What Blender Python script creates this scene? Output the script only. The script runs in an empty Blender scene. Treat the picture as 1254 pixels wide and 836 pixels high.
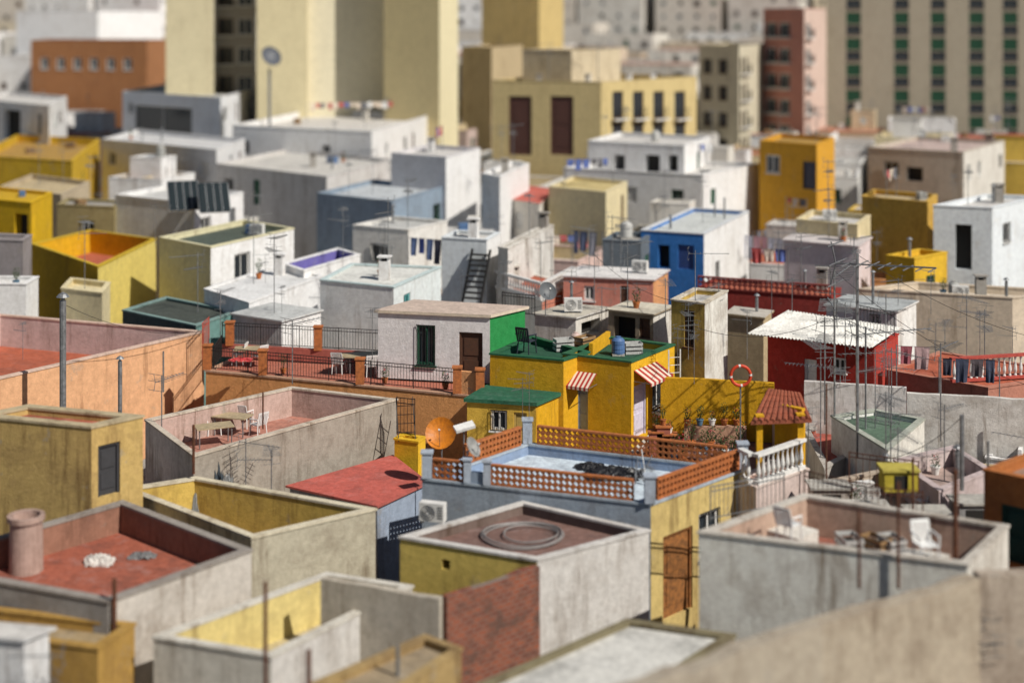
import bpy, math, random
from mathutils import Vector, Matrix
random.seed(11)
R=random.random
def U(a,b): return a+(b-a)*random.random()
F=1800.0; HC=21.0; YH=25.0; CX=627.0
def P(px,py,z):
    D=F*(HC-z)/(py-YH); return Vector(((px-CX)*D/F,D))
def PD(px,D): return Vector(((px-CX)*D/F,D))
def ZD(py,D): return HC-(py-YH)*D/F
scn=bpy.context.scene
COL=scn.collection
# ---------------------------------------------------------------- materials
MC={}
def _new(name):
    m=bpy.data.materials.new(name); m.use_nodes=True
    nt=m.node_tree; b=nt.nodes['Principled BSDF']; return m,nt,b
def _noise(nt,vec,scale,detail=5,rough=.6):
    n=nt.nodes.new('ShaderNodeTexNoise'); n.inputs['Scale'].default_value=scale
    n.inputs['Detail'].default_value=detail; n.inputs['Roughness'].default_value=rough
    if vec is not None: nt.links.new(vec,n.inputs['Vector'])
    return n.outputs['Fac']
def _map(nt,val,a,b,c=0.,d=1.):
    n=nt.nodes.new('ShaderNodeMapRange'); n.inputs[1].default_value=a;n.inputs[2].default_value=b
    n.inputs[3].default_value=c;n.inputs[4].default_value=d; nt.links.new(val,n.inputs[0]); return n.outputs[0]
def _mul(nt,a,b):
    n=nt.nodes.new('ShaderNodeMath'); n.operation='MULTIPLY'; nt.links.new(a,n.inputs[0]); nt.links.new(b,n.inputs[1]); return n.outputs[0]
def _mix(nt,f,a,b):
    n=nt.nodes.new('ShaderNodeMix'); n.data_type='RGBA'
    for i,x in ((0,f),(6,a),(7,b)):
        if isinstance(x,(float,int)): n.inputs[i].default_value=x
        elif isinstance(x,tuple): n.inputs[i].default_value=(x[0],x[1],x[2],1)
        else: nt.links.new(x,n.inputs[i])
    return n.outputs[2]
def _scale(nt,vec,s,off=(0,0,0)):
    n=nt.nodes.new('ShaderNodeMapping'); n.inputs['Scale'].default_value=s; n.inputs['Location'].default_value=off
    nt.links.new(vec,n.inputs['Vector']); return n.outputs[0]
def _bump(nt,b,h,strength=.3,dist=.02):
    n=nt.nodes.new('ShaderNodeBump'); n.inputs['Strength'].default_value=strength; n.inputs['Distance'].default_value=dist
    nt.links.new(h,n.inputs['Height']); nt.links.new(n.outputs[0],b.inputs['Normal'])
def plaster(c,dirt=.5,peel=.35):
    k=('pl',c,dirt,peel)
    if k in MC: return MC[k]
    m,nt,b=_new('plaster'); g=nt.nodes.new('ShaderNodeNewGeometry').outputs['Position']
    big=_noise(nt,g,.6,7,.75)
    n1=_map(nt,big,.49,.70,0,min(.8,dirt*.75))
    st=_map(nt,_noise(nt,_scale(nt,g,(1.9,1.9,.2)),1.0,8,.78),.51,.66,0,min(.95,dirt*1.35))
    msk=_map(nt,_noise(nt,_scale(nt,g,(1,1,1),(5,8,3)),.4,3,.5),.42,.58,.12,1.)
    n2=_mul(nt,st,msk)
    n3=_noise(nt,g,4,7,.78)
    light=tuple(min(.86,x*1.10+.01) for x in c); dark=tuple(x*.80 for x in c)
    base=_mix(nt,_map(nt,n3,.32,.66),dark,light)
    dc=(c[0]*.30+.03,c[1]*.25+.022,c[2]*.21+.015); d2=(c[0]*.42+.04,c[1]*.38+.03,c[2]*.33+.03)
    x=_mix(nt,n1,base,d2); x=_mix(nt,n2,x,dc)
    pl=_map(nt,_noise(nt,_scale(nt,g,(1,1,.8),(37,11,5)),1.1,9,.76),.60,.615,0,peel)
    gr=sum(c)/3; x=_mix(nt,pl,x,(gr*.45+.15,gr*.42+.13,gr*.38+.10))
    nt.links.new(x,b.inputs['Base Color']); b.inputs['Roughness'].default_value=.92
    b.inputs['Specular IOR Level'].default_value=.2
    _bump(nt,b,_noise(nt,g,10,7,.78),.8,.035)
    MC[k]=m; return m
def roofm(c,dirt=.5,tile=False):
    k=('rf',c,dirt,tile)
    if k in MC: return MC[k]
    m,nt,b=_new('roof_surface'); g=nt.nodes.new('ShaderNodeNewGeometry').outputs['Position']
    n1=_map(nt,_noise(nt,g,.7,9,.78),.47,.66,0,min(.9,dirt*1.1))
    n2=_map(nt,_noise(nt,_scale(nt,g,(1,1,1),(9,4,2)),1.6,8,.75),.54,.62,0,dirt*.6)
    n3=_noise(nt,g,5,7,.78)
    light=tuple(min(.85,x*1.2+.01) for x in c); dark=tuple(x*.70 for x in c)
    x=_mix(nt,_map(nt,n3,.34,.66),dark,light)
    dc=tuple(v*.35+.03 for v in c); x=_mix(nt,n1,x,dc)
    x=_mix(nt,n2,x,tuple(v*.75+.10 for v in c))
    nt.links.new(x,b.inputs['Base Color']); b.inputs['Roughness'].default_value=.9; b.inputs['Specular IOR Level'].default_value=.2
    _bump(nt,b,_noise(nt,g,9,6,.75),.6,.03)
    MC[k]=m; return m
def plain(c,rough=.6,metal=0.,var=.25,name='paint'):
    k=('p',c,rough,metal,name)
    if k in MC: return MC[k]
    m,nt,b=_new(name); g=nt.nodes.new('ShaderNodeNewGeometry').outputs['Position']
    n=_map(nt,_noise(nt,g,6,5,.7),.35,.7)
    x=_mix(nt,n,c,tuple(v*(1-var*1.4)+.01 for v in c))
    nt.links.new(x,b.inputs['Base Color']); b.inputs['Roughness'].default_value=rough; b.inputs['Metallic'].default_value=metal
    b.inputs['Specular IOR Level'].default_value=.35
    MC[k]=m; return m
def brickm(d):
    m,nt,b=_new('brick_masonry'); g=nt.nodes.new('ShaderNodeNewGeometry').outputs['Position']
    s=nt.nodes.new('ShaderNodeSeparateXYZ'); nt.links.new(g,s.inputs[0])
    dt=nt.nodes.new('ShaderNodeVectorMath'); dt.operation='DOT_PRODUCT'; nt.links.new(g,dt.inputs[0]); dt.inputs[1].default_value=(d[0],d[1],0)
    cb=nt.nodes.new('ShaderNodeCombineXYZ'); nt.links.new(dt.outputs['Value'],cb.inputs[0]); nt.links.new(s.outputs[2],cb.inputs[1])
    br=nt.nodes.new('ShaderNodeTexBrick'); nt.links.new(cb.outputs[0],br.inputs['Vector']); br.inputs['Scale'].default_value=1
    br.inputs['Brick Width'].default_value=.30; br.inputs['Row Height'].default_value=.13; br.inputs['Mortar Size'].default_value=.012
    br.inputs['Color1'].default_value=(.27,.075,.035,1); br.inputs['Color2'].default_value=(.15,.045,.028,1); br.inputs['Mortar'].default_value=(.20,.15,.12,1)
    x=_mix(nt,_map(nt,_noise(nt,g,1.0,8,.78),.49,.62,0,.8),br.outputs['Color'],(.08,.05,.038))
    nt.links.new(x,b.inputs['Base Color']); b.inputs['Roughness'].default_value=.95
    return m
def stripem(a,c2,ax,per):
    k=('st',a,c2,tuple(ax),per)
    if k in MC: return MC[k]
    m,nt,b=_new('striped_canvas'); g=nt.nodes.new('ShaderNodeNewGeometry').outputs['Position']
    d=nt.nodes.new('ShaderNodeVectorMath'); d.operation='DOT_PRODUCT'; nt.links.new(g,d.inputs[0]); d.inputs[1].default_value=(ax[0]/per,ax[1]/per,0)
    fr=nt.nodes.new('ShaderNodeMath'); fr.operation='FRACT'; nt.links.new(d.outputs['Value'],fr.inputs[0])
    gt=nt.nodes.new('ShaderNodeMath'); gt.operation='GREATER_THAN'; gt.inputs[1].default_value=.5; nt.links.new(fr.outputs[0],gt.inputs[0])
    nt.links.new(_mix(nt,gt.outputs[0],a,c2),b.inputs['Base Color']); b.inputs['Roughness'].default_value=.9
    MC[k]=m; return m
WH=(.80,.79,.77); OW=(.66,.63,.57); CR=(.70,.61,.38); MU=(.66,.355,.010); OC=(.40,.24,.06); PE=(.68,.33,.145); MV=(.50,.39,.35)
BG=(.31,.38,.48); BL=(.04,.18,.50); RD=(.38,.03,.02); TC=(.41,.11,.058); GN=(.025,.16,.085); GY=(.34,.32,.29); TN=(.50,.40,.24)
LG=(.58,.56,.53); DG=(.12,.13,.12); PK=(.68,.50,.45); OY=(.54,.33,.015); YB=(.70,.46,.08)
glass=plain((.03,.04,.05),.15,0,.2,'window_glass')
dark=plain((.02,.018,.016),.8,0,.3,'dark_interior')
whitep=plain((.75,.74,.71),.5,0,.2,'white_paint')
brownp=plain((.10,.045,.025),.6,0,.3,'brown_paint')
greenp=plain((.02,.11,.06),.6,0,.3,'green_paint')
iron=plain((.025,.023,.022),.6,.3,.3,'wrought_iron')
rust=plain((.16,.06,.03),.85,.2,.5,'rusty_steel')
galv=plain((.34,.35,.36),.5,.6,.4,'galvanised_steel')
orangeb=plain((.50,.16,.045),.85,0,.4,'terracotta_block')
fibro=roofm((.42,.40,.36),.7)
# ---------------------------------------------------------------- mesh builder
class MB:
    def __init__(s): s.v=[];s.f=[];s.m=[];s.mats=[]
    def mi(s,mat):
        if mat not in s.mats: s.mats.append(mat)
        return s.mats.index(mat)
    def face(s,pts,mat):
        n=len(s.v); s.v+= [tuple(p) for p in pts]; s.f.append(tuple(range(n,n+len(pts)))); s.m.append(s.mi(mat))
    def obox(s,c,ux,uy,uz,mat):
        c=Vector(c);n=len(s.v)
        for k in (-1,1):
            for a,b in ((-1,-1),(1,-1),(1,1),(-1,1)): s.v.append(tuple(c+a*ux+b*uy+k*uz))
        i=s.mi(mat)
        for f in ((3,2,1,0),(4,5,6,7),(0,1,5,4),(1,2,6,5),(2,3,7,6),(3,0,4,7)):
            s.f.append(tuple(n+q for q in f)); s.m.append(i)
    def box(s,x0,y0,z0,x1,y1,z1,mat):
        s.obox(((x0+x1)/2,(y0+y1)/2,(z0+z1)/2),Vector(((x1-x0)/2,0,0)),Vector((0,(y1-y0)/2,0)),Vector((0,0,(z1-z0)/2)),mat)
    def beam(s,a,b,r,mat,n=4,r2=None,caps=True):
        a=Vector(a);b=Vector(b);d=(b-a)
        if d.length<1e-6: return
        d.normalize(); up=Vector((0,0,1)) if abs(d.z)<.95 else Vector((1,0,0))
        x=d.cross(up).normalized();y=x.cross(d); k=len(s.v); r2=r if r2 is None else r2
        for p,rr in ((a,r),(b,r2)):
            for i in range(n):
                t=2*math.pi*(i+.5)/n; s.v.append(tuple(p+x*math.cos(t)*rr+y*math.sin(t)*rr))
        im=s.mi(mat)
        for i in range(n):
            j=(i+1)%n; s.f.append((k+j,k+i,k+n+i,k+n+j)); s.m.append(im)
        if caps:
            s.f.append(tuple(k+i for i in range(n))); s.m.append(im)
            s.f.append(tuple(k+n+i for i in reversed(range(n)))); s.m.append(im)
    def lathe(s,c,prof,n,mat):
        k=len(s.v); im=s.mi(mat)
        for r,z in prof:
            for i in range(n):
                t=2*math.pi*i/n; s.v.append((c[0]+r*math.cos(t),c[1]+r*math.sin(t),c[2]+z))
        for q in range(len(prof)-1):
            for i in range(n):
                j=(i+1)%n; s.f.append((k+q*n+i,k+q*n+j,k+(q+1)*n+j,k+(q+1)*n+i)); s.m.append(im)
        s.f.append(tuple(k+(len(prof)-1)*n+i for i in range(n))); s.m.append(im)
    def build(s,name,parent=None,origin=(0,0,0),smooth=False,loc=None):
        o=Vector(origin); me=bpy.data.meshes.new(name)
        me.from_pydata([tuple(Vector(p)-o) for p in s.v],[],s.f)
        for m in s.mats: me.materials.append(m)
        me.polygons.foreach_set('material_index',s.m)
        if smooth: me.polygons.foreach_set('use_smooth',[True]*len(s.f))
        me.update(); ob=bpy.data.objects.new(name,me); COL.objects.link(ob)
        if parent: ob.parent=parent
        else: ob.location=o if loc is None else loc
        return ob
def V3(p,z): return Vector((p[0],p[1],z))
# ---------------------------------------------------------------- houses
def inset(q,t):
    n=len(q); out=[]
    for i in range(n):
        p0,p1,p2=q[i-1],q[i],q[(i+1)%n]
        d1=(p1-p0).normalized(); d2=(p2-p1).normalized()
        n1=Vector((-d1.y,d1.x)); n2=Vector((-d2.y,d2.x))
        cr=d1.x*d2.y-d1.y*d2.x
        if abs(cr)<.05: out.append(p1+n1*t); continue
        a=p0+n1*t; b=p1+n2*t; w=b-a; s_=(w.x*d2.y-w.y*d2.x)/cr
        out.append(a+d1*s_)
    return out
HOUSES=[]; POLYS=[]
class House:
    def __init__(s,name,q,z,walls=WH,roof=LG,ph=.4,pt=.18,zb=0.,inner=None,cap=None,world=False,dirt=.5,auto=True,clut=None,tile=False,slab=False,peel=.35,capt=.07):
        s.name=name
        if not world: q=[P(a,b,z) for a,b in q]
        else: q=[Vector(p) for p in q]
        if len(q)==3: q.append(q[0]+q[2]-q[1])
        s.q=q; s.z=z; s.zb=zb; s.ph=ph; s.pt=pt; s.slab=slab; s.capt=capt; s.part=False
        if isinstance(walls,tuple): walls=[walls]*4
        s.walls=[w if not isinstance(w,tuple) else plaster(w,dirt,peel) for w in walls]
        s.roof=roof if not isinstance(roof,tuple) else roofm(roof,dirt,tile)
        s.inner=plaster(inner,dirt,peel) if inner else s.walls[0]
        s.cap=(plaster(cap,dirt,0.) if cap else s.walls[0])
        s.holes={0:[],1:[],2:[],3:[]}; s.auto=auto; s.clut=clut; s.zf=z if slab else z-ph
        s.c=sum(q,Vector((0,0)))/4; HOUSES.append(s); POLYS.append((q,z,zb))
    def win(s,face,x0,y0,x1,y1,kind='win',col=None):
        A=s.q[face];B=s.q[(face+1)%4]; d=B-A; L=d.length; rs=[]
        for px in (x0,x1):
            k=(px-CX)/F; t=(k*A.y-A.x)/(d.x-k*d.y); rs.append(t)
        t0,t1=sorted(rs); D=A.y+(t0+t1)/2*d.y
        s.holes[face].append((max(.05,t0*L),min(L-.05,t1*L),ZD(y1,D),ZD(y0,D),kind,col)); return s
    def add(s,face,u0,u1,z0,z1,kind='win',col=None):
        for h in s.holes[face]:
            if u0<h[1]+.1 and u1>h[0]-.1 and z0<h[3]+.1 and z1>h[2]-.1: return
        s.holes[face].append((u0,u1,z0,z1,kind,col))
    def finish(s):
        o=Vector((s.c.x,s.c.y,s.zb))
        root=bpy.data.objects.new(s.name,None); root.location=o; root.empty_display_size=.5; COL.objects.link(root); s.root=root
        w=MB(); wn=MB(); dr=MB(); q=s.q
        zt=s.z-s.capt
        for i in range(4):
            A=q[i];B=q[(i+1)%4]; L=(B-A).length
            if L<.02: continue
            d=(B-A)/L; nn=Vector((d.y,-d.x))
            H=[]
            for h in s.holes[i]:
                h=(max(h[0],.03),min(h[1],L-.03),max(h[2],s.zb+.03),min(h[3],zt-.06),h[4],h[5])
                if h[1]-h[0]>.1 and h[3]-h[2]>.1: H.append(h)
            us=sorted({0,L}|{h[0] for h in H}|{h[1] for h in H}); zs=sorted({s.zb,zt}|{h[2] for h in H}|{h[3] for h in H})
            def pt(u,z,dep=0.): 
                p=A+d*u-nn*dep; return (p.x,p.y,z)
            for a in range(len(us)-1):
                for b in range(len(zs)-1):
                    um=(us[a]+us[a+1])/2; zm=(zs[b]+zs[b+1])/2
                    if any(h[0]<um<h[1] and h[2]<zm<h[3] for h in H): continue
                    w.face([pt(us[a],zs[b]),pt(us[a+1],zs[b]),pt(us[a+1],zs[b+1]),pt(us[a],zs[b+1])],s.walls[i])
            D3=Vector((d.x,d.y,0)); N3=Vector((nn.x,nn.y,0)); Z3=Vector((0,0,1))
            for (u0,u1,z0,z1,kind,col) in H:
                dep=.5 if kind in('open','balcony') else .15
                m=s.walls[i]
                w.face([pt(u0,z0),pt(u0,z1),pt(u0,z1,dep),pt(u0,z0,dep)],m); w.face([pt(u1,z0),pt(u1,z0,dep),pt(u1,z1,dep),pt(u1,z1)],m)
                w.face([pt(u0,z1),pt(u1,z1),pt(u1,z1,dep),pt(u0,z1,dep)],m); w.face([pt(u0,z0),pt(u0,z0,dep),pt(u1,z0,dep),pt(u1,z0)],m)
                um=(u0+u1)/2; zm=(z0+z1)/2; hw=(u1-u0)/2; hh=(z1-z0)/2
                def bx(mb,uc,zc,dp,a,b,c,mat): mb.obox(pt(uc,zc,dp),D3*a,N3*c,Z3*b,mat)
                if kind=='open':
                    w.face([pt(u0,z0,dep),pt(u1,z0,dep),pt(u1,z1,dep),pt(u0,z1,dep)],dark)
                elif kind=='door':
                    cm=col or brownp
                    dr.face([pt(u0,z0,.12),pt(u1,z0,.12),pt(u1,z1,.12),pt(u0,z1,.12)],cm)
                    for uu in (u0+.04,u1-.04): bx(dr,uu,zm,.09,.04,hh-.005,.04,cm)
                    bx(dr,um,z1-.045,.088,hw-.085,.04,.04,cm)
                    bx(dr,um,z0+hh*.55,.11,hw*.6,hh*.3,.018,cm); bx(dr,um,z0+hh*1.4,.11,hw*.6,hh*.35,.018,cm)
                elif kind=='blind':
                    cm=col or greenp
                    n=max(3,int((z1-z0)/.12))
                    dr.face([pt(u0,z0,.13),pt(u1,z0,.13),pt(u1,z1,.13),pt(u0,z1,.13)],cm)
                    if n<40:
                        for k in range(n): bx(dr,um,z0+(k+.5)*(z1-z0)/n,.10,hw-.01,(z1-z0)/n*.33,.02,cm)
                else:
                    cm=col or whitep
                    wn.face([pt(u0,z0,.14),pt(u1,z0,.14),pt(u1,z1,.14),pt(u0,z1,.14)],glass)
                    fr=min(.05,hw*.2)
                    for uu in (u0+fr,u1-fr): bx(wn,uu,zm,.10,fr,hh-.004,.035,cm)
                    bx(wn,um,zm,.10,fr*.8,hh-fr*2-.01,.03,cm)
                    for zz in (z0+fr,z1-fr): bx(wn,um,zz,.099,hw-fr*2-.002,fr,.034,cm)
                    bx(wn,um,z0-.035,-.04,hw+.06,.033,.06,whitep if col is None else col)
                if kind in('grille','balcony'):
                    n=max(3,int((u1-u0)/.13)); off=-.06 if kind=='grille' else -.5
                    zt2=z1 if kind=='grille' else z0+min(1.,hh*1.2)
                    for k in range(n+1):
                        uu=u0+(u1-u0)*k/n; wn.beam(pt(uu,z0,off),pt(uu,zt2,off),.014,iron)
                    for zz in (z0+.02,zt2): wn.beam(pt(u0,zz,off),pt(u1,zz,off),.02,iron)
                    if kind=='balcony': bx(wn,um,z0-.09,off/2,hw+.25,.07,-off/2+.05,whitep)
        if s.slab:
            oq=inset(q,-.10); z0=s.z-s.capt;z1=s.z
            w.face([V3(p,z1) for p in oq],s.roof); w.face([V3(p,z0) for p in reversed(oq)],s.cap)
            for i in range(4): w.face([V3(oq[i],z0),V3(oq[(i+1)%4],z0),V3(oq[(i+1)%4],z1),V3(oq[i],z1)],s.cap)
        else:
            oq=inset(q,-.035); iq=inset(q,s.pt+.03); ii=inset(q,s.pt); z0=zt; z1=s.z
            for i in range(4):
                j=(i+1)%4
                w.face([V3(oq[i],z1),V3(oq[j],z1),V3(iq[j],z1),V3(iq[i],z1)],s.cap)
                w.face([V3(oq[i],z0),V3(oq[j],z0),V3(oq[j],z1),V3(oq[i],z1)],s.cap)
                w.face([V3(iq[j],z0),V3(iq[i],z0),V3(iq[i],z1),V3(iq[j],z1)],s.cap)
                w.face([V3(oq[i],z0),V3(q[i],z0),V3(q[j],z0),V3(oq[j],z0)],s.cap)
                w.face([V3(iq[i],z0),V3(iq[j],z0),V3(ii[j],z0),V3(ii[i],z0)],s.cap)
                w.face([V3(ii[j],s.zf-.02),V3(ii[i],s.zf-.02),V3(ii[i],z0),V3(ii[j],z0)],s.inner)
            rf=MB(); rf.face([V3(p,s.zf) for p in inset(q,s.pt-.01)],s.roof); rf.build('roof',root,o)
            if s.part:
                a=ii[0].lerp(ii[1],s.part); b=ii[3].lerp(ii[2],s.part); n=(b-a).normalized(); nn=Vector((n.y,-n.x))*.07
                w.obox(V3((a+b)/2,s.zf+.4),V3((b-a)/2-n*.01,0),V3(nn,0),Vector((0,0,.45)),s.inner)
        w.build('walls',root,o)
        if wn.f: wn.build('windows',root,o)
        if dr.f: dr.build('doors',root,o)
    def at(s,a,b):
        q=inset(s.q,.45); return q[0].lerp(q[1],a).lerp(q[3].lerp(q[2],a),b)
    def vis(s): 
        return [i for i in (0,1,3,2) if (lambda A,B:(B-A).length>1.2 and ((B-A).y*(-(A+B).x/2)+(-(B-A).x)*(-(A+B).y/2))>0)(s.q[i],s.q[(i+1)%4])]
def autowin(h,floors=1,dens=.6,sp=2.6):
    for i in h.vis():
        A=h.q[i];B=h.q[(i+1)%4];L=(B-A).length; n=int(L/sp)
        if n<1: continue
        for fl in range(floors):
            zc=h.zf-1.45-fl*3.0
            if zc<h.zb+1: break
            for k in range(n):
                if R()>dens: continue
                u=L*(k+.5)/n+U(-.2,.2); w=U(.4,.65)
                if fl==0 and R()<.3: h.add(i,u-.42,u+.42,zc-1.1,zc+.85,'door',random.choice([brownp,brownp,greenp,whitep,galv]))
                else: h.add(i,u-w,u+w,zc-.5,zc+.65,random.choice(['win','win','grille','open','blind']),random.choice([whitep,whitep,brownp,greenp]))
# ---------------------------------------------------------------- small objects
CACHE={}
def inst(key,name,fn,loc,rot=0,sc=1,tilt=0):
    if key not in CACHE:
        mb=MB(); fn(mb); ob=mb.build(name); CACHE[key]=ob.data
    else:
        ob=bpy.data.objects.new(name,CACHE[key]); COL.objects.link(ob)
    ob.location=loc; ob.rotation_euler=(tilt,0,rot); ob.scale=(sc,sc,sc); return ob
def yagi(mb,h=2.6,n=9,seed=0,mesh=False):
    rr=random.Random(seed)
    mb.beam((0,0,0),(0,0,h),.020,galv,5)
    z=h-.15
    for kk in range(1 if n<10 else 2):
        zz=z-kk*.6; L=rr.uniform(.9,1.5)
        ang=rr.uniform(-.3,.3)+kk*.9; dx,dy=math.cos(ang),math.sin(ang)
        mb.beam((-dx*.3,-dy*.3,zz),(dx*L,dy*L,zz+.05),.013,galv)
        for i in range(n):
            t=-.25+(L+.2)*i/(n-1); w=.34-.02*i
            mb.beam((dx*t-dy*w,dy*t+dx*w,zz+.02),(dx*t+dy*w,dy*t-dx*w,zz+.02),.008,galv)
        for sgn in (-1,1):
            mb.beam((-dx*.28-dy*.3,-dy*.28+dx*.3,zz+sgn*.25),(-dx*.28+dy*.3,-dy*.28-dx*.3,zz+sgn*.25),.009,galv)
            mb.beam((-dx*.28,-dy*.28,zz),(-dx*.34,-dy*.34,zz+sgn*.27),.009,galv)
def antenna(x,y,z,h=None,rot=None,k=None):
    k=random.randrange(5) if k is None else k
    inst(('yagi',k),'tv_antenna',lambda m:yagi(m,2.2+.35*k,8+k,k),(x,y,z),U(0,6.3) if rot is None else rot,1 if h is None else h/(2.2+.35*k))
def dishf(mb,r,mat):
    n=18
    mb.beam((0,0,0),(0,0,1.0),.025,galv,6); mb.beam((0,0,.95),(0,-.12,1.05),.03,galv,6)
    k=len(mb.v); im=mb.mi(mat); c=Vector((0,-.14,1.1)); ax=Vector((0,-.85,.52)).normalized(); sx=Vector((1,0,0)); sy=ax.cross(sx)
    rings=6
    for q in range(rings+1):
        rr=r*q/rings; hh=.35*rr*rr/r
        for i in range(n):
            t=2*math.pi*i/n; mb.v.append(tuple(c+ax*hh+sx*math.cos(t)*rr+sy*math.sin(t)*rr*1.05))
    for q in range(rings):
        for i in range(n):
            j=(i+1)%n; mb.f.append((k+q*n+i,k+q*n+j,k+(q+1)*n+j,k+(q+1)*n+i)); mb.m.append(im)
    tip=c+ax*r*1.1
    mb.beam(c-sy*r*.9+ax*.2*r,tip,.012,galv); mb.beam(tip,tip-ax*.1,.035,whitep,6)
def dish(x,y,z,r=.45,mat=None,rot=0,sc=1):
    mat=mat or plain((.30,.30,.29),.6,0,.4,'dish_paint'); inst(('dish',r,mat.name),'satellite_dish',lambda m:dishf(m,r,mat),(x,y,z),rot,sc)
def chimney(x,y,z,k=None):
    k=random.randrange(3) if k is None else k
    def f(m):
        mt=plaster([OW,GY,WH][k],.7,.3)
        m.box(-.25,-.2,0,.25,.2,.9,mt); 
        for a in(-.2,.2):
            for b in(-.15,.15): m.box(a-.04,b-.04,.9,a+.04,b+.04,1.08,mt)
        m.box(-.32,-.27,1.08,.32,.27,1.15,mt); m.box(-.12,-.1,.9,.12,.1,1.0,dark)
    inst(('chim',k),'chimney',f,(x,y,z),U(-.5,.1))
def vent(x,y,z,h=1.2,r=.06,name='vent_pipe',mat=None):
    mb=MB(); mat=mat or galv
    mb.lathe((0,0,0),[(r,0),(r,h),(r*.9,h)],10,mat); mb.lathe((0,0,0),[(r*.6,h),(r*.6,h+r),(r*2,h+r*1.1),(r*1.2,h+r*2),(.01,h+r*2.6)],10,mat)
    mb.build(name,loc=(x,y,z),smooth=False)
def tank(x,y,z,col=None,s=1):
    col=col or random.choice([(.5,.5,.48),(.35,.35,.33),(.6,.6,.58)])
    mt=plain(col,.5,0,.2,'tank_plastic')
    inst(('tank',col),'water_tank',lambda m:(m.lathe((0,0,.12),[(.42,0),(.44,.1),(.42,.3),(.44,.32),(.42,.6),(.44,.62),(.43,.85),(.3,1.),(.18,1.03),(.18,1.1),(.02,1.11)],18,mt),m.box(-.4,-.4,0,.4,.4,.12,fibro)),(x,y,z),0,s)
def acf(m):
    m.box(-.4,-.15,.08,.4,.15,.65,whitep); m.box(-.36,-.14,0,-.3,.14,.08,galv); m.box(.3,-.14,0,.36,.14,.08,galv)
    for r in (.08,.15,.22):
        for i in range(16):
            a=2*math.pi*i/16;b=2*math.pi*(i+1)/16; m.beam((-.1+r*math.cos(a),-.165,.36+r*math.sin(a)),(-.1+r*math.cos(b),-.165,.36+r*math.sin(b)),.008,iron,caps=False)
    for k in range(5): m.box(.2,-.158,.2+k*.08,.36,-.152,.23+k*.08,iron)
def ac(x,y,z,rot=0): return inst('ac','air_conditioner',acf,(x,y,z),rot)
def chairf(m,w=None):
    w=w or plain((.78,.78,.76),.4,0,.1,'white_plastic')
    for a,b in((-.22,-.2),(.22,-.2),(-.2,.22),(.2,.22)): m.beam((a*1.15,b*1.15,0),(a,b,.43),.022,w,5)
    m.box(-.24,-.23,.42,.24,.22,.45,w)
    for i in range(7):
        x=-.2+.4*i/6; m.obox((x,.26+.03,.67),Vector((.022,0,0)),Vector((0,.012,0)),Vector((0,.05,.22)),w)
    m.obox((0,.34,.90),Vector((.24,0,0)),Vector((0,.015,0)),Vector((0,.008,.035)),w)
    for s_ in(-1,1):
        m.beam((s_*.25,-.2,.42),(s_*.27,-.16,.64),.02,w,5); m.beam((s_*.27,-.18,.65),(s_*.26,.3,.68),.026,w,5); m.beam((s_*.23,.22,.43),(s_*.24,.35,.9),.02,w,5)
def chair(x,y,z,rot=0,sc=1): return inst('chair','plastic_chair',chairf,(x,y,z),rot,sc)
def tablef(m):
    w=plain((.45,.36,.22),.5,0,.3,'table_top'); m.box(-.7,-.4,.70,.7,.4,.74,w)
    for a in(-.6,.6):
        for b in(-.32,.32): m.beam((a,b,0),(a,b,.7),.025,galv,5)
def leafy(m,c,r,n,col,flat=.8,seed=1):
    rr=random.Random(seed)
    for i in range(n):
        d=Vector((rr.gauss(0,1),rr.gauss(0,1),rr.gauss(0,1))).normalized()*r*rr.random()**.4; d.z*=flat
        p=Vector(c)+d; a=Vector((rr.uniform(-1,1),rr.uniform(-1,1),rr.uniform(-.6,.8))).normalized()*r*.28; b=a.cross(Vector((rr.uniform(-1,1),rr.uniform(-1,1),rr.uniform(-1,1)))).normalized()*r*.09
        m.face([p-a*.2,p+a*.4+b,p+a,p+a*.4-b],col[i%len(col)])
lf=[plain(c,.6,0,.4,'leaf') for c in((.05,.10,.02),(.03,.07,.018),(.09,.13,.03))]
def plant(x,y,z,k=None,sc=1):
    k=random.randrange(4) if k is None else k
    def f(m):
        m.lathe((0,0,0),[(.11,0),(.16,.24),(.18,.25),(.18,.29),(.15,.29),(.14,.26)],12,[orangeb,orangeb,whitep,plain((.1,.2,.3),.6)][k])
        h=[.45,.7,.3,.55][k]; w=[.55,.32,.6,.4][k]
        for i in range(5):
            a=i*1.3+k; m.beam((0,0,.25),(.15*math.cos(a),.15*math.sin(a),.25+h*.8),.01,lf[1])
        leafy(m,(0,0,.3+h*.6),h*w,[110,90,90,110][k],lf,1.6,k+3)
        if k in(0,2): leafy(m,(0,0,.35+h*.7),h*.45,22,[plain((.55,.05,.08),.6)],1,k+9)
    inst(('plant',k),'potted_plant',f,(x,y,z),U(0,6),sc)
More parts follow.
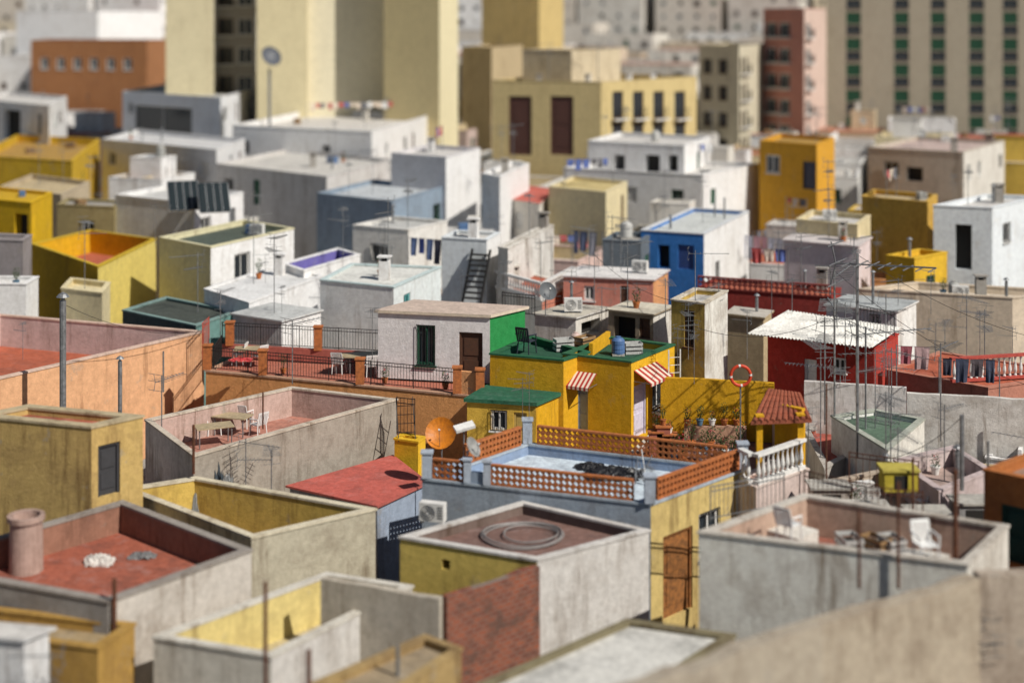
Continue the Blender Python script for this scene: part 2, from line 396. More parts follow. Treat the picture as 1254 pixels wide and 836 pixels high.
def laundry(a,b,z,cols,h=.8,n=None):
    a=Vector(a);b=Vector(b); d=(b-a);L=d.length;d.normalize(); nn=Vector((d.y,-d.x)); m=MB(); c=(a+b)/2
    for p in(a,b): m.beam(V3(p,z-2.0),V3(p,z+.05),.025,galv,6)
    m.beam(V3(a,z),V3(b,z),.008,iron)
    u=.15
    while u<L-.4:
        w=U(.3,.6); hh=h*U(.55,1.15); mt=plain(random.choice(cols),.9,0,.2,'cloth'); N=6;M=4; ph=R()*6
        k=len(m.v); im=m.mi(mt)
        for j in range(M+1):
            for i in range(N+1):
                uu=u+w*i/N*(1-.12*j/M); off=.05*math.sin(i*1.7+ph)*(j/M)+.03*math.sin(j+ph)+.012; p=a+d*uu+nn*off
                m.v.append((p.x,p.y,z-hh*j/M))
        for j in range(M):
            for i in range(N):
                q=k+j*(N+1)+i; m.f.append((q,q+1,q+N+2,q+N+1)); m.m.append(im)
        u+=w+U(.03,.15)
    m.build('laundry_line',origin=(c.x,c.y,z-2))
def railing(pts,z,h=1.0,mat=None,sp=.13,name='iron_railing',posts=None,belly=False):
    mat=mat or iron; m=MB(); pts=[Vector(p) for p in pts]
    for a,b in zip(pts,pts[1:]):
        L=(b-a).length; n=max(1,int(L/sp))
        for i in range(n+1):
            p=a.lerp(b,i/n); m.beam(V3(p,z+.06),V3(p,z+h),.012,mat)
        for zz in(z+.08,z+h*.86,z+h): m.beam(V3(a,zz),V3(b,zz),.020,mat)
        n=max(1,int(L/1.8))
        for i in range(n+1):
            p=a.lerp(b,i/n); m.beam(V3(p,z),V3(p,z+h+.03),.024,mat)
    return m.build(name,origin=V3(pts[0],z))
def brickpost(p,z,h,mat=None,w=.17,name='brick_pillar',cap=None):
    m=MB(); mat=mat or orangeb; m.box(p[0]-w,p[1]-w,z,p[0]+w,p[1]+w,z+h,mat); m.box(p[0]-w-.04,p[1]-w-.04,z+h,p[0]+w+.04,p[1]+w+.04,z+h+.06,cap or mat)
    m.build(name,origin=V3(p,z))
def lattice(a,b,z0,z1,rows=3,mat=None,name='lattice_block_parapet'):
    mat=mat or orangeb; a=Vector(a);b=Vector(b);L=(b-a).length;d=(b-a)/L; m=MB(); D3=Vector((d.x,d.y,0));N3=Vector((d.y,-d.x,0)); 
    ch=(z1-z0-.06)/rows; n=max(1,round(L/ch)); cw=L/n; th=.055
    for r in range(rows+1):
        zz=z0+r*ch; hh=.016
        if r==rows: hh=.03; zz+=.02
        m.obox(V3((a+b)/2,zz+.016),D3*(L/2),N3*(th+(.02 if r==rows else 0)),Vector((0,0,hh)),mat)
    for r in range(rows):
        zc=z0+(r+.5)*ch+.016
        for i in range(n+1):
            p=a+d*(cw*i); m.obox(V3(p,zc),D3*.014,N3*(th-.003),Vector((0,0,ch/2-.017)),mat)
        for i in range(n):
            p=a+d*(cw*(i+.5)); c=V3(p,zc); s_=min(cw,ch)*.47
            for sx in(-1,1):
                for sz in(-1,1):
                    c2=c+D3*sx*s_*.62+Vector((0,0,sz*s_*.62)); ax=(D3*sx-Vector((0,0,sz))).normalized(); pr=N3.cross(ax).normalized()
                    m.obox(c2,ax*s_*.5,N3*(th-.008),pr*.02,mat)
    m.build(name,origin=V3(a,z0))
def balustrade(a,b,z,h=.95,mat=None,name='balustrade',sp=.24,body=None):
    mat=mat or whitep; a=Vector(a);b=Vector(b);L=(b-a).length;d=(b-a)/L;m=MB();D3=Vector((d.x,d.y,0));N3=Vector((d.y,-d.x,0))
    m.obox(V3((a+b)/2,z+.06),D3*L/2,N3*.09,Vector((0,0,.06)),mat); m.obox(V3((a+b)/2,z+h-.05),D3*(L/2+.03),N3*.11,Vector((0,0,.05)),mat)
    n=max(1,int(L/sp))
    for i in range(n):
        p=a+d*(L*(i+.5)/n); H=h-.22
        m.lathe(V3(p,z+.12),[(.06,0),(.06,.05),(.035,.08),(.075,H*.3),(.07,H*.42),(.03,H*.75),(.03,H*.82),(.055,H*.9),(.055,H)],8,body or mat)
    m.build(name,origin=V3(a,z),smooth=False)
def gwall(a,b,z1,z0=0,t=.12,col=WH,name='garden_wall',dirt=.7,mat=None,z1b=None,cap=None,rag=.02,peel=.5):
    a=Vector(a);b=Vector(b);L=(b-a).length;d=(b-a)/L;n=Vector((d.y,-d.x))*t; mt=mat or plaster(col,dirt,peel); m=MB()
    z1b=z1 if z1b is None else z1b; N=max(1,int(L/.6)); cm=cap or mt
    rr=random.Random(int(L*100))
    prev=None
    for i in range(N+1):
        p=a.lerp(b,i/N); z=z1+(z1b-z1)*i/N+(rr.uniform(-rag,rag) if 0<i<N else 0)
        cur=(V3(p+n,z0),V3(p+n,z),V3(p-n,z),V3(p-n,z0))
        if prev:
            m.face([prev[0],cur[0],cur[1],prev[1]],mt); m.face([prev[1],cur[1],cur[2],prev[2]],cm); m.face([prev[2],cur[2],cur[3],prev[3]],mt)
        else: m.face([cur[0],cur[1],cur[2],cur[3]],mt)
        prev=cur
    m.face([prev[3],prev[2],prev[1],prev[0]],mt)
    m.build(name,origin=V3(a,z0))
def corrug(q,z,zs,mat,name='corrugated_roof',amp=.035,pitch=.15):
    q=[V3(p,zz) for p,zz in zip(q,zs)]; L=(q[1]-q[0]).length; n=max(6,int(L/pitch*4)); m=MB(); im=m.mi(mat)
    for i in range(n+1):
        t=i/n; off=amp*math.sin(i*math.pi/2); a=q[0].lerp(q[1],t);b=q[3].lerp(q[2],t)
        m.v+= [(a.x,a.y,a.z+off),(b.x,b.y,b.z+off)]
    for i in range(n): m.f.append((2*i,2*i+2,2*i+3,2*i+1)); m.m.append(im)
    ob=m.build(name,origin=q[0]); md=ob.modifiers.new('thick','SOLIDIFY'); md.thickness=.02; return ob
def tilereef(q,zs,name='clay_tile_roof',under=None):
    q=[V3(p,zz) for p,zz in zip(q,zs)]; m=MB(); mt=plaster((.30,.085,.045),.8,.1); L=(q[1]-q[0]).length; n=int(L/.2)
    m.face(q,mt); 
    for i in range(4): 
        a,b=q[i],q[(i+1)%4]; m.face([a,b,b-Vector((0,0,.1)),a-Vector((0,0,.1))],mt)
    for i in range(n):
        a=q[0].lerp(q[1],(i+.5)/n);b=q[3].lerp(q[2],(i+.5)/n); K=5
        for k in range(K):
            m.beam(a.lerp(b,k/K),a.lerp(b,(k+1.05)/K),.085,mt,8,.072)
    m.build(name,origin=q[0])
def clutterpile(x,y,z,name='folded_tarpaulin',col=(.015,.015,.018),s=1.,hh=.35,seed=1,rot=0):
    rr=random.Random(seed); N=22; m=MB(); mt=plain(col,.45,0,.3,'plastic_sheet'); im=m.mi(mt)
    for j in range(N+1):
        for i in range(N+1):
            u=i/N*2-1;v=j/N*2-1; r=math.hypot(u*.95,v)+.16*math.sin(5*math.atan2(v,u)+seed); e=max(0,1-r**2)
            h=hh*e**.5*(.45+.55*rr.random()) if e>0 else 0
            m.v.append((x+s*(u+.07*rr.uniform(-1,1)),y+s*.6*(v+.07*rr.uniform(-1,1)),z+h+.01))
    for j in range(N):
        for i in range(N):
            q=j*(N+1)+i
            if max(m.v[q][2],m.v[q+N+2][2],m.v[q+1][2])>z+.03: m.f.append((q,q+1,q+N+2,q+N+1)); m.m.append(im)
    m.build(name,origin=(x,y,z))
def crate(x,y,z,rot=0,k=None):
    k=random.randrange(3) if k is None else k
    mt=[plain((.30,.18,.08),.8),plain((.1,.2,.4),.5),plain((.5,.5,.48),.6)][k]
    def f(m):
        for zz in(.06,.2,.34):
            m.box(-.3,-.2,zz-.05,.3,-.18,zz+.04,mt);m.box(-.3,.18,zz-.05,.3,.2,zz+.04,mt);m.box(-.3,-.178,zz-.05,-.28,.178,zz+.04,mt);m.box(.28,-.178,zz-.05,.3,.178,zz+.04,mt)
        m.box(-.27,-.17,.01,.27,.17,.25,dark)
    inst(('crate',k),'storage_crate',f,(x,y,z),rot,U(.9,1.5))
def solar(x,y,z,rot=0,s=1.):
    def f(m):
        bl=plain((.02,.03,.035),.2,.2,.2,'solar_glass')
        c=Vector((0,0,.7)); m.obox(c,Vector((.8,0,0)),Vector((0,.6,.75))*.95,Vector((0,-.025,.02)),bl)
        m.obox(c+Vector((0,.024,-.02))*1.6,Vector((.84,0,0)),Vector((0,.6,.75))*.98,Vector((0,-.012,.01)),galv)
        for x_ in(-.75,0,.75): m.beam((x_,.55,0),(x_,.5,1.3),.03,galv); m.beam((x_,-.5,0),(x_,.52,1.25),.025,galv)
        for x_ in(-.4,0,.4): m.obox(c+Vector((x_,-.028,.022)),Vector((.012,0,0)),Vector((0,.6,.75))*.94,Vector((0,-.008,.007)),galv)
    inst('solar','solar_panel',f,(x,y,z),rot,s)
def post(px,py0,py1,D,r=.04,mat=None,name='metal_post'):
    p=PD(px,D); m=MB(); m.beam(V3(p,ZD(py1,D)),V3(p,ZD(py0,D)),r,mat or rust,6); m.build(name,origin=V3(p,ZD(py1,D)))
# ================================================================= explicit town
Hs=House
# ---- foreground
Hs('ochre_house',[(-100,765),(120,792),(165,762)],5.4,OC,(.36,.27,.15),ph=.3,dirt=1.1,clut=0)
Hs('white_shed',[(-60,772),(30,780),(60,768)],6.3,(.62,.62,.62),LG,slab=True,clut=0,auto=False)
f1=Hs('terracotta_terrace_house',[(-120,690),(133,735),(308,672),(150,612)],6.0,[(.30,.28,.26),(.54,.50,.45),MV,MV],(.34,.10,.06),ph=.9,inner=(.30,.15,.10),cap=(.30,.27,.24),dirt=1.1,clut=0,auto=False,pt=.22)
f2=Hs('rooftop_stair_house',[(-30,508),(112,522),(175,508)],8.3,(.52,.36,.13),TC,ph=.25,zb=3,cap=(.46,.38,.24),dirt=1.1,clut=0,auto=False,pt=.3,peel=.5)
f2.win(1,120,543,147,606,'door',plain((.05,.05,.055),.6,0,.3,'dark_door'))
f3=Hs('peach_terrace_house',[(-180,430),(0,462),(250,405),(0,384)],7.0,[PE,(.70,.39,.21),PE,PE],TC,ph=1.5,inner=(.60,.46,.43),cap=(.64,.47,.38),clut=0,auto=False,dirt=.6,peel=.3)
f4=Hs('stained_concrete_terrace_house',[(178,513),(237,557),(486,488),(357,473)],6.2,[OW,(.34,.30,.25),GY,MV],(.42,.19,.14),ph=1.15,inner=(.50,.36,.31),cap=(.56,.49,.40),dirt=1.7,clut=0,auto=False,pt=.16,peel=.6)
f5=Hs('yellow_courtyard_house',[(150,597),(308,657),(460,622),(240,583)],5.5,[CR,(.46,.42,.32),CR,OC],(.28,.19,.14),ph=1.7,inner=(.60,.42,.10),cap=(.62,.56,.42),dirt=.9,clut=0,auto=False,pt=.2,peel=.3)
Hs('red_roof_shed',[(355,594),(462,618),(522,590),(480,558)],4.5,[BG,(.30,.36,.46),BG,BG],(.48,.11,.085),slab=True,dirt=.6,clut=0,auto=False,cap=(.44,.12,.10))
Hs('yellow_block_shed',[(483,536),(512,540),(521,534)],5.2,(.70,.42,.02),YB,ph=.2,clut=0,auto=False,dirt=.2,peel=.05)
q7=[P(517,560,7),P(797,590,7),P(915,548,7),P(645,518,7)]
f7=Hs('blue_roof_terrace_house',q7,6.35,[(.33,.38,.44),(.58,.44,.17),BG,BG],(.56,.65,.76),ph=.38,inner=(.24,.32,.46),cap=(.36,.42,.48),world=True,dirt=.75,clut=0,auto=False,peel=.3)
f7.win(1,812,650,848,752,'door',plain((.34,.14,.04),.7,0,.5,'weathered_wood')); f7.win(1,856,625,880,680,'grille')
q9=[P(395,706,6),P(540,731,6),P(658,692,6)]; dv=(q9[2]-q9[1]).normalized()
f8=Hs('white_box_house',[(490,656),(658,684),(795,648),(640,613)],6.0,[(.66,.50,.13),(.60,.58,.55),WH,CR],(.20,.115,.095),ph=.35,cap=(.60,.58,.55),inner=(.18,.13,.11),dirt=.7,clut=0,auto=False,pt=.16,peel=.25)
f8.win(0,541,685,551,697,'open')
Hs('cream_courtyard_house',[(188,778),(332,802),(505,716),(400,700)],5.3,[(.58,.55,.48),LG,CR,CR],(.50,.42,.24),ph=1.3,inner=(.66,.54,.22),cap=(.62,.59,.52),dirt=.7,clut=0,auto=False,peel=.25)
gwall(q9[0],q9[1],6.0,0,.1,(.50,.45,.37),dirt=1.0,name='rendered_courtyard_wall',rag=.03)
gwall(q9[1]+dv*.12+Vector((.0,.02)),q9[2],6.0,0,.1,name='brick_courtyard_wall',mat=brickm(dv),rag=.04)
POLYS.append(([q9[0],q9[1],q9[2],q9[0]+q9[2]-q9[1]],6,0))
f10=Hs('mossy_flat_roof_house',[(560,848),(765,862),(900,776),(768,757)],5.5,(.28,.24,.16),(.60,.59,.55),ph=.12,cap=(.22,.19,.11),dirt=1.4,clut=0,auto=False)
Hs('low_brown_house',[(380,836),(480,850),(565,792),(520,776)],5.6,(.40,.28,.12),(.32,.25,.16),ph=.2,dirt=1.2,clut=0,auto=False)
f11=Hs('white_walled_terrace_house',[(856,650),(1185,690),(1235,642),(985,604)],7.5,[(.80,.77,.70),OW,(.44,.29,.21),(.46,.31,.22)],(.30,.11,.075),ph=1.1,inner=(.48,.34,.26),cap=(.54,.50,.44),dirt=1.1,clut=0,auto=False,peel=.5)
gwall(P(700,862,7.6),P(1000,760,7.6),7.6,0,.2,(.40,.345,.27),dirt=1.8,rag=.07,peel=.7); gwall(P(1000,760,7.6),P(1192,705,7.6),7.6,0,.2,(.42,.355,.27),dirt=1.8,rag=.07,peel=.7)
gwall(P(1192,705,7.6)+Vector((.1,.1)),P(1420,694,7.6),7.65,0,.2,(.42,.35,.28),dirt=1.6,rag=.07,peel=.7)
f13=Hs('rust_orange_house',[(1205,574),(1330,600),(1400,570)],8.3,(.44,.15,.04),(.3,.2,.15),ph=.3,dirt=.6,clut=0,auto=False)
f13.win(0,1226,620,1262,690,'door',plain((.02,.07,.05),.6,0,.3,'dark_green_door'))
dk=6.1
f14=Hs('balcony_house',[(902,586),(926,596),(990,573),(950,560)],dk,[(.58,.47,.43)]*4,(.4,.25,.2),ph=.05,cap=(.6,.5,.45),dirt=.6,clut=0,auto=False,peel=.3)
A,B_,C_,D_=inset(f14.q,.12); balustrade(B_,C_,dk,1.0); balustrade(A,B_-Vector((.15,-.1)),dk,1.0)
gwall(f14.q[3]+Vector((0,-.1)),f14.q[2]+Vector((-.1,.3)),8.0,dk,.1,MU,name='balcony_back_wall',dirt=.3,peel=.1)
for pp in (A.lerp(D_,.5),C_+Vector((-.1,.05))): brickpost(pp,dk,1.75,plaster(MU,.3,.1),.1,'porch_column')
tilereef([A.lerp(D_,.35)+Vector((-.1,0)),C_.lerp(D_,.0)+Vector((.25,-.15)),C_+Vector((.2,1.6)),D_+Vector((-.1,1.2))],[7.75,7.75,8.15,8.15])
Hs('red_patio_house',[(985,525),(1010,572),(1062,545),(1040,512)],5.0,(.45,.42,.38),(.42,.10,.07),ph=.2,inner=TC,clut=2,auto=False)
f15=Hs('small_white_house',[(1018,508),(1087,550),(1132,512),(1070,500)],6.2,[(.74,.74,.70),(.66,.64,.58),WH,WH],(.10,.16,.11),ph=.2,cap=(.40,.42,.36),clut=3,auto=False,dirt=.9)
f15.add(1,1.6,2.4,3.9,5.2,'win',whitep)
Hs('mauve_terrace_house',[(1095,562),(1150,600),(1215,575),(1168,545)],6.2,(.50,.41,.40),(.42,.31,.27),ph=.6,inner=(.55,.46,.44),clut=3,auto=False,dirt=.8)
Hs('cluttered_yard_house',[(1000,590),(1090,640),(1160,605),(1075,575)],5.6,(.46,.38,.30),(.36,.25,.17),ph=.5,clut=5,auto=False,dirt=1.0)
# ---- focus band
m1=Hs('railed_terrace_house',[(252,453),(600,486),(650,448),(300,432)],6.05,[(.74,.35,.13),PE,PE,PE],(.42,.14,.09),ph=.08,cap=(.5,.3,.2),dirt=.45,clut=0,auto=False,peel=.2)
wh=Hs('white_rooftop_house',[(463,379),(600,385),(643,375),(508,367)],8.9,[(.76,.73,.72),(.02,.24,.06),WH,WH],(.54,.43,.36),slab=True,cap=(.64,.54,.42),zb=6.06,dirt=.2,clut=0,auto=False,peel=.05,capt=.12)
wh.win(0,510,398,533,447,'grille',greenp); wh.win(0,562,407,591,470,'door',brownp)
m2=Hs('mustard_house',[(600,432),(690,440),(722,430),(650,410)],7.7,[(.60,.335,.012),MU,MU,MU],(.02,.08,.045),ph=.3,cap=(.02,.11,.05),inner=(.02,.11,.06),dirt=.35,clut=0,auto=False,peel=.15)
m2r=Hs('mustard_corner_house',[(689,432),(773,442),(826,421),(745,411)],7.72,[(.64,.355,.01),(.72,.41,.015),MU,MU],(.02,.08,.045),ph=.3,cap=(.03,.12,.055),inner=(.55,.33,.03),dirt=.3,clut=0,auto=False,peel=.12)
m2r.win(0,693,478,702,508,'win',whitep); m2r.win(0,706,476,720,530,'door',plain((.35,.40,.45),.5,0,.2,'grey_door'))
m2r.win(1,776,470,792,534,'door',plain((.62,.58,.70),.6,0,.2,'lilac_door')); m2r.win(1,799,462,813,500,'grille')
m2b=Hs('porch_house',[(572,487),(656,492),(684,480),(600,470)],6.4,[(.66,.42,.06),MU,MU,MU],(.02,.11,.06),slab=True,cap=(.03,.13,.07),dirt=.5,clut=0,auto=False,capt=.14,peel=.1)
m2b.win(0,601,502,621,527,'grille',whitep); m2b.win(0,629,505,645,545,'door',plain((.5,.35,.1),.6,0,.2,'yellow_door'))
Hs('patio_house',[(3.2,52.6),(9.2,51.2),(10.6,57.5),(5.6,58.6)],4.6,OW,(.3,.14,.1),ph=.02,world=True,clut=0,auto=False)
gwall((5.9,58.2),(10.2,57.2),6.9,4.6,.12,MU,dirt=.35,name='yellow_patio_wall',peel=.15)
gwall((10.2,57.1),(9.6,52.5),6.3,4.6,.1,(.55,.45,.35),name='patio_wall')
m4=Hs('narrow_tower_house',[(822,366),(863,371),(891,355),(850,352)],9.4,[(.52,.36,.09),(.74,.72,.66),OW,OW],LG,ph=.25,dirt=1.2,clut=1,auto=False,peel=.7,cap=(.6,.54,.44))
m4.win(0,838,380,850,425,'win',brownp)
c1=Hs('beige_canopy_house',[(745,378),(800,384),(824,374)],8.3,[(.34,.28,.20),OW,OW,OW],(.60,.55,.44),slab=True,clut=2,dirt=.9,auto=False); c1.win(0,752,388,778,415,'open'); c1.win(0,783,390,796,415,'door')
c2_=Hs('grey_canopy_house',[(655,383),(705,388),(745,376)],8.0,[LG,OW,OW,OW],(.52,.48,.40),slab=True,clut=2,dirt=.9,auto=False); c2_.win(1,712,392,735,410,'open')
m6=Hs('red_house',[(940,410),(1070,425),(1100,408)],7.6,[RD,(.42,.05,.035),RD,RD],TC,ph=.1,clut=0,auto=False,dirt=.5,peel=.2)
m6.win(0,985,440,1000,470,'door',whitep); m6.add(1,.5,1.1,5.2,6.4,'open'); m6.win(0,1020,438,1036,456,'win')
qq=[P(915,404,7.95),P(1068,421,7.95),P(1104,405,7.95),P(965,384,7.95)]
corrug(qq,0,[7.8,7.8,8.1,8.1],roofm((.66,.65,.61),.7))
t6=Hs('terracotta_washing_terrace_house',[(1085,452),(1210,474),(1330,456),(1150,430)],6.4,(.46,.2,.14),TC,ph=.06,clut=2,auto=False)
balustrade(P(1165,468,6.4),P(1320,458,6.4),6.4,1.0,plaster((.45,.08,.06),.4,.1),sp=.25,body=whitep)
gwall(P(985,466,6.8),P(1110,474,6.8),6.8,0,.12,(.68,.65,.62),dirt=1.5,name='long_white_wall'); gwall(P(1110,474,6.8)+Vector((.02,0)),P(1330,486,6.8),6.6,0,.12,(.64,.62,.58),dirt=1.6,name='long_white_wall')
# ---- behind focus
b1=Hs('white_block_house',[(195,290),(258,302),(360,279)],9.0,[(.70,.65,.42),WH,WH,WH],(.08,.10,.08),ph=.3,clut=4,auto=False,dirt=.35,peel=.1); b1.win(1,287,310,305,345,'grille')
b2=Hs('olive_yellow_terrace_house',[(38,298),(120,326),(191,292),(110,281)],8.0,[(.52,.32,.01),(.72,.58,.16),OY,OY],TC,ph=1.4,inner=(.66,.38,.01),cap=(.55,.38,.03),clut=0,auto=False,dirt=.4,peel=.15)
Hs('yellow_stair_house',[(-60,238),(38,248),(64,235)],10,(.66,.41,.01),OY,ph=.2,clut=1,dirt=.3,peel=.1).win(0,18,262,34,292,'open')
Hs('grey_mauve_house',[(-70,290),(28,294),(39,287)],9.5,(.30,.27,.27),LG,ph=.3,clut=1)
Hs('white_side_house',[(-50,346),(32,347),(47,338)],8,WH,LG,ph=.3,clut=1,dirt=.3)
Hs('cream_low_house',[(75,352),(125,358),(135,345)],7.4,CR,CR,ph=.3,clut=1,dirt=.4)
Hs('dark_roof_house',[(150,379),(240,398),(292,380)],7.0,[(.10,.13,.12),(.15,.28,.26),GY,GY],(.06,.07,.06),ph=.15,clut=1,cap=(.2,.3,.28))
Hs('grey_shed_house',[(285,383),(345,392),(393,379)],7.5,[(.60,.61,.60),WH,WH,WH],(.5,.51,.5),slab=True,clut=1,dirt=.5)
b4=Hs('teal_trimmed_house',[(392,342),(482,351),(540,326),(430,322)],8.7,[(.76,.76,.74),(.68,.74,.74),WH,WH],(.66,.66,.62),ph=.12,cap=(.5,.6,.6),clut=3,auto=False,dirt=.45,peel=.2); b4.add(1,1.2,2,6.8,8.1,'win',plain((.1,.4,.4),.5))
Hs('low_white_house',[(250,353),(305,370),(396,337)],7.7,[WH,(.8,.8,.8),WH,WH],(.72,.72,.70),ph=.1,clut=3,auto=False,dirt=.4)
Hs('violet_roof_house',[(345,322),(372,331),(441,311)],8,WH,(.10,.09,.26),ph=.6,inner=(.16,.14,.40),clut=1,auto=False,dirt=.3)
b5=Hs('solar_panel_house',[(141,238),(238,248),(298,235)],9.5,WH,(.56,.56,.54),ph=.3,clut=2,dirt=.3)
Hs('olive_house',[(70,250),(140,253),(150,245)],8.8,(.34,.28,.14),GY,ph=.2,clut=2)
Hs('white_workshop',[(432,275),(500,281),(548,270)],8.8,(.72,.70,.66),(.5,.5,.48),ph=.2,clut=3)
b7=Hs('white_stair_house',[(541,290),(596,293),(612,284)],9.5,[(.68,.72,.74),WH,WH,WH],LG,ph=.2,clut=2,auto=False,dirt=.3,peel=.1)
Hs('peeling_white_house',[(610,302),(622,304),(678,275)],9.2,[OW,(.70,.68,.64),OW,OW],LG,ph=.3,clut=2,dirt=1.1,peel=.7,auto=False)
b8=Hs('blue_house',[(785,281),(862,286),(917,258)],9,[BL,WH,WH,WH],(.56,.58,.56),ph=.25,cap=(.6,.62,.64),clut=4,dirt=.35,peel=.12,auto=False); b8.win(0,806,300,820,328,'open').win(0,830,300,850,330,'blind',plain((.05,.1,.3),.6)); b8.add(1,2.5,3.2,6,7,'grille')
Hs('slate_blue_house',[(738,293),(785,295),(800,285)],8.7,(.14,.17,.20),GY,ph=.2,clut=2)
sa=Hs('salmon_house',[(690,337),(800,342),(818,330)],8,[(.60,.24,.18),PE,PE,PE],(.70,.68,.66),slab=True,clut=4,cap=(.6,.5,.48),auto=False); sa.win(0,715,350,728,368,'win'); sa.win(0,760,350,770,372,'door')
b9=Hs('terracotta_terrace',[(608,352),(664,368),(702,347),(650,334)],7.0,[OW,(.55,.22,.15),OW,OW],TC,ph=.06,clut=3,auto=False)
balustrade(b9.q[0],b9.q[1],7.0,.9); balustrade(b9.q[1],b9.q[2],7.0,.9)
b10=Hs('dark_red_terrace_house',[(855,352),(1018,364),(1030,352)],7.5,(.26,.035,.028),TC,ph=.06,clut=5,auto=False); 
lattice(b10.q[0],b10.q[1],7.5,8.1,2,plain((.26,.05,.04),.8)); 
Hs('small_beige_house',[(890,383),(935,388),(945,380)],7.5,TN,(.5,.46,.4),slab=True,clut=1)
Hs('pinkish_house',[(960,293),(1050,301),(1066,290)],8.7,(.70,.60,.60),(.6,.55,.53),slab=True,clut=3)
Hs('cream_upper_house',[(975,268),(1050,275),(1066,263)],9.5,(.66,.56,.34),LG,ph=.3,clut=2)
Hs('white_front_shed',[(1012,372),(1098,380),(1122,368)],8.2,(.76,.75,.72),(.40,.42,.42),slab=True,clut=2).win(0,1065,385,1078,402,'grille')
Hs('ochre_flat_house',[(1055,240),(1136,247),(1148,238)],10.0,(.58,.36,.07),TN,ph=.3,clut=2,auto=False)
b11=Hs('white_right_house',[(1143,251),(1215,254),(1275,240)],10.2,(.72,.76,.80),LG,ph=.3,clut=3,dirt=.3); b11.win(0,1170,275,1190,330,'open')
Hs('pale_long_house',[(1050,353),(1240,364),(1310,355)],7.5,(.62,.52,.40),(.56,.5,.42),ph=.4,clut=5,auto=False)
Hs('yellow_little_house',[(1085,312),(1120,316),(1160,308)],8.2,(.68,.42,.03),OY,ph=.3,clut=1)
# ---- farther
b13=Hs('white_cube_house',[(479,187),(546,192),(588,181)],11.2,[(.66,.64,.65),WH,WH,WH],LG,ph=.3,clut=2,auto=False,dirt=.25,peel=.1); b13.win(0,513,238,535,266,'win',plain((.5,.4,.05),.6))
Hs('white_gable_house',[(590,212),(612,216),(648,200)],10.5,WH,LG,ph=.3,clut=2,dirt=.3,auto=False)
Hs('cream_box_house',[(672,228),(742,235),(768,222)],9.5,CR,(.55,.44,.2),ph=.2,clut=1,dirt=.3)
Hs('red_roof_house',[(612,242),(660,249),(682,232)],8.5,OW,(.48,.12,.09),slab=True,clut=1)
Hs('white_wide_house',[(720,172),(838,178),(870,167)],11.5,WH,LG,ph=.3,clut=3,dirt=.3).win(0,790,190,808,212,'open').win(0,752,190,765,212,'open').win(0,818,190,830,210,'open')
Hs('white_long_house',[(690,205),(860,214),(930,200)],9.7,WH,LG,ph=.4,clut=3,dirt=.3)
b16=Hs('orange_yellow_house',[(930,172),(1000,177),(1022,168)],11.7,(.64,.33,.03),OC,ph=.3,clut=1,auto=False,dirt=.3); b16.win(0,983,198,1000,232,'door',plain((.05,.05,.08),.6)).win(0,938,190,955,212,'win')
Hs('stone_house',[(1063,180),(1180,186),(1230,172)],10.7,[(.54,.48,.40),OW,OW,OW],MV,ph=.3,clut=4).win(0,1110,205,1130,222,'open')
Hs('white_arcade_house',[(285,153),(455,161),(530,140)],11.5,WH,LG,ph=.6,clut=5,dirt=.3)
Hs('white_rear_house',[(150,112),(270,119),(320,107)],13.5,(.72,.74,.78),(.5,.5,.48),ph=.3,clut=3,dirt=.3).win(0,165,130,235,162,'win')
Hs('pale_grey_house',[(125,170),(265,183),(300,170)],10.5,(.7,.7,.7),(.56,.56,.56),ph=.3,clut=3,dirt=.3).win(0,185,205,203,228,'open',None)
Hs('white_corner_house',[(-20,122),(60,129),(82,118)],13,WH,LG,ph=.3,clut=1).win(0,5,135,25,170,'open')
Hs('yellow_wall_house',[(-30,190),(88,197),(122,170)],10,(.62,.40,.03),OC,ph=.7,clut=2)
Hs('grey_flat_house',[(265,200),(400,216),(480,195)],9.5,(.62,.60,.58),(.56,.54,.50),ph=.3,clut=5)
Hs('blue_grey_house',[(388,236),(480,246),(545,228)],9,(.26,.33,.41),(.5,.53,.55),ph=.3,clut=2)
Hs('beige_row_house',[(0,228),(75,238),(110,222)],9,(.52,.43,.30),TN,ph=.3,clut=2)
# ---- tall buildings
TWc=(.70,.60,.36)
def tower(name,pts,z,wc,roof=LG,**k): return Hs(name,[PD(a,b) for a,b in pts],z,wc,roof,world=True,auto=False,clut=0,**k)
ta=tower('apartment_tower',[(203,152),(262,153),(262.5,168),(210,172)],36,[(.56,.50,.33),TWc,TWc,TWc],dirt=.2,peel=.03)
tb=tower('apartment_tower',[(262.8,158),(314,158),(314,172),(263,172)],36,[(.34,.32,.28)]*4,dirt=.2)
for k in range(9):
    z=33-k*3.1; tb.add(0,.4,2.0,z-1.2,z+.6,'balcony',brownp); tb.add(0,2.5,4.1,z-1.2,z+.6,'win',whitep)
tc=tower('apartment_tower',[(314.5,151),(376,152),(380,168),(318,170)],36,[(.58,.51,.32),TWc,TWc,TWc],dirt=.2,peel=.03)
td=tower('apartment_tower',[(376.5,153),(471,154),(480,168),(380,168.5)],36,[(.72,.66,.48)]*4,dirt=.15,peel=.03)
te=tower('apartment_tower',[(470,149),(538,145.5),(561,155),(482,158)],36,[(.66,.55,.30),(.78,.70,.46),TWc,TWc],dirt=.15,peel=.03)
t2=tower('tan_civic_building',[(603,133),(736,129),(853,142),(700,152)],15.6,[(.60,.48,.24),(.58,.46,.22),TN,TN],TN,ph=.6,dirt=.3,peel=.1)
dbr=plain((.10,.04,.03),.7,0,.3,'brown_shutter')
for x0 in(623,674): t2.win(0,x0,118,x0+28,190,'door',dbr)
for x0 in(750,775,800,826): t2.win(1,x0,112,x0+13,145,'balcony',brownp); t2.win(1,x0,150,x0+13,180,'balcony',brownp)
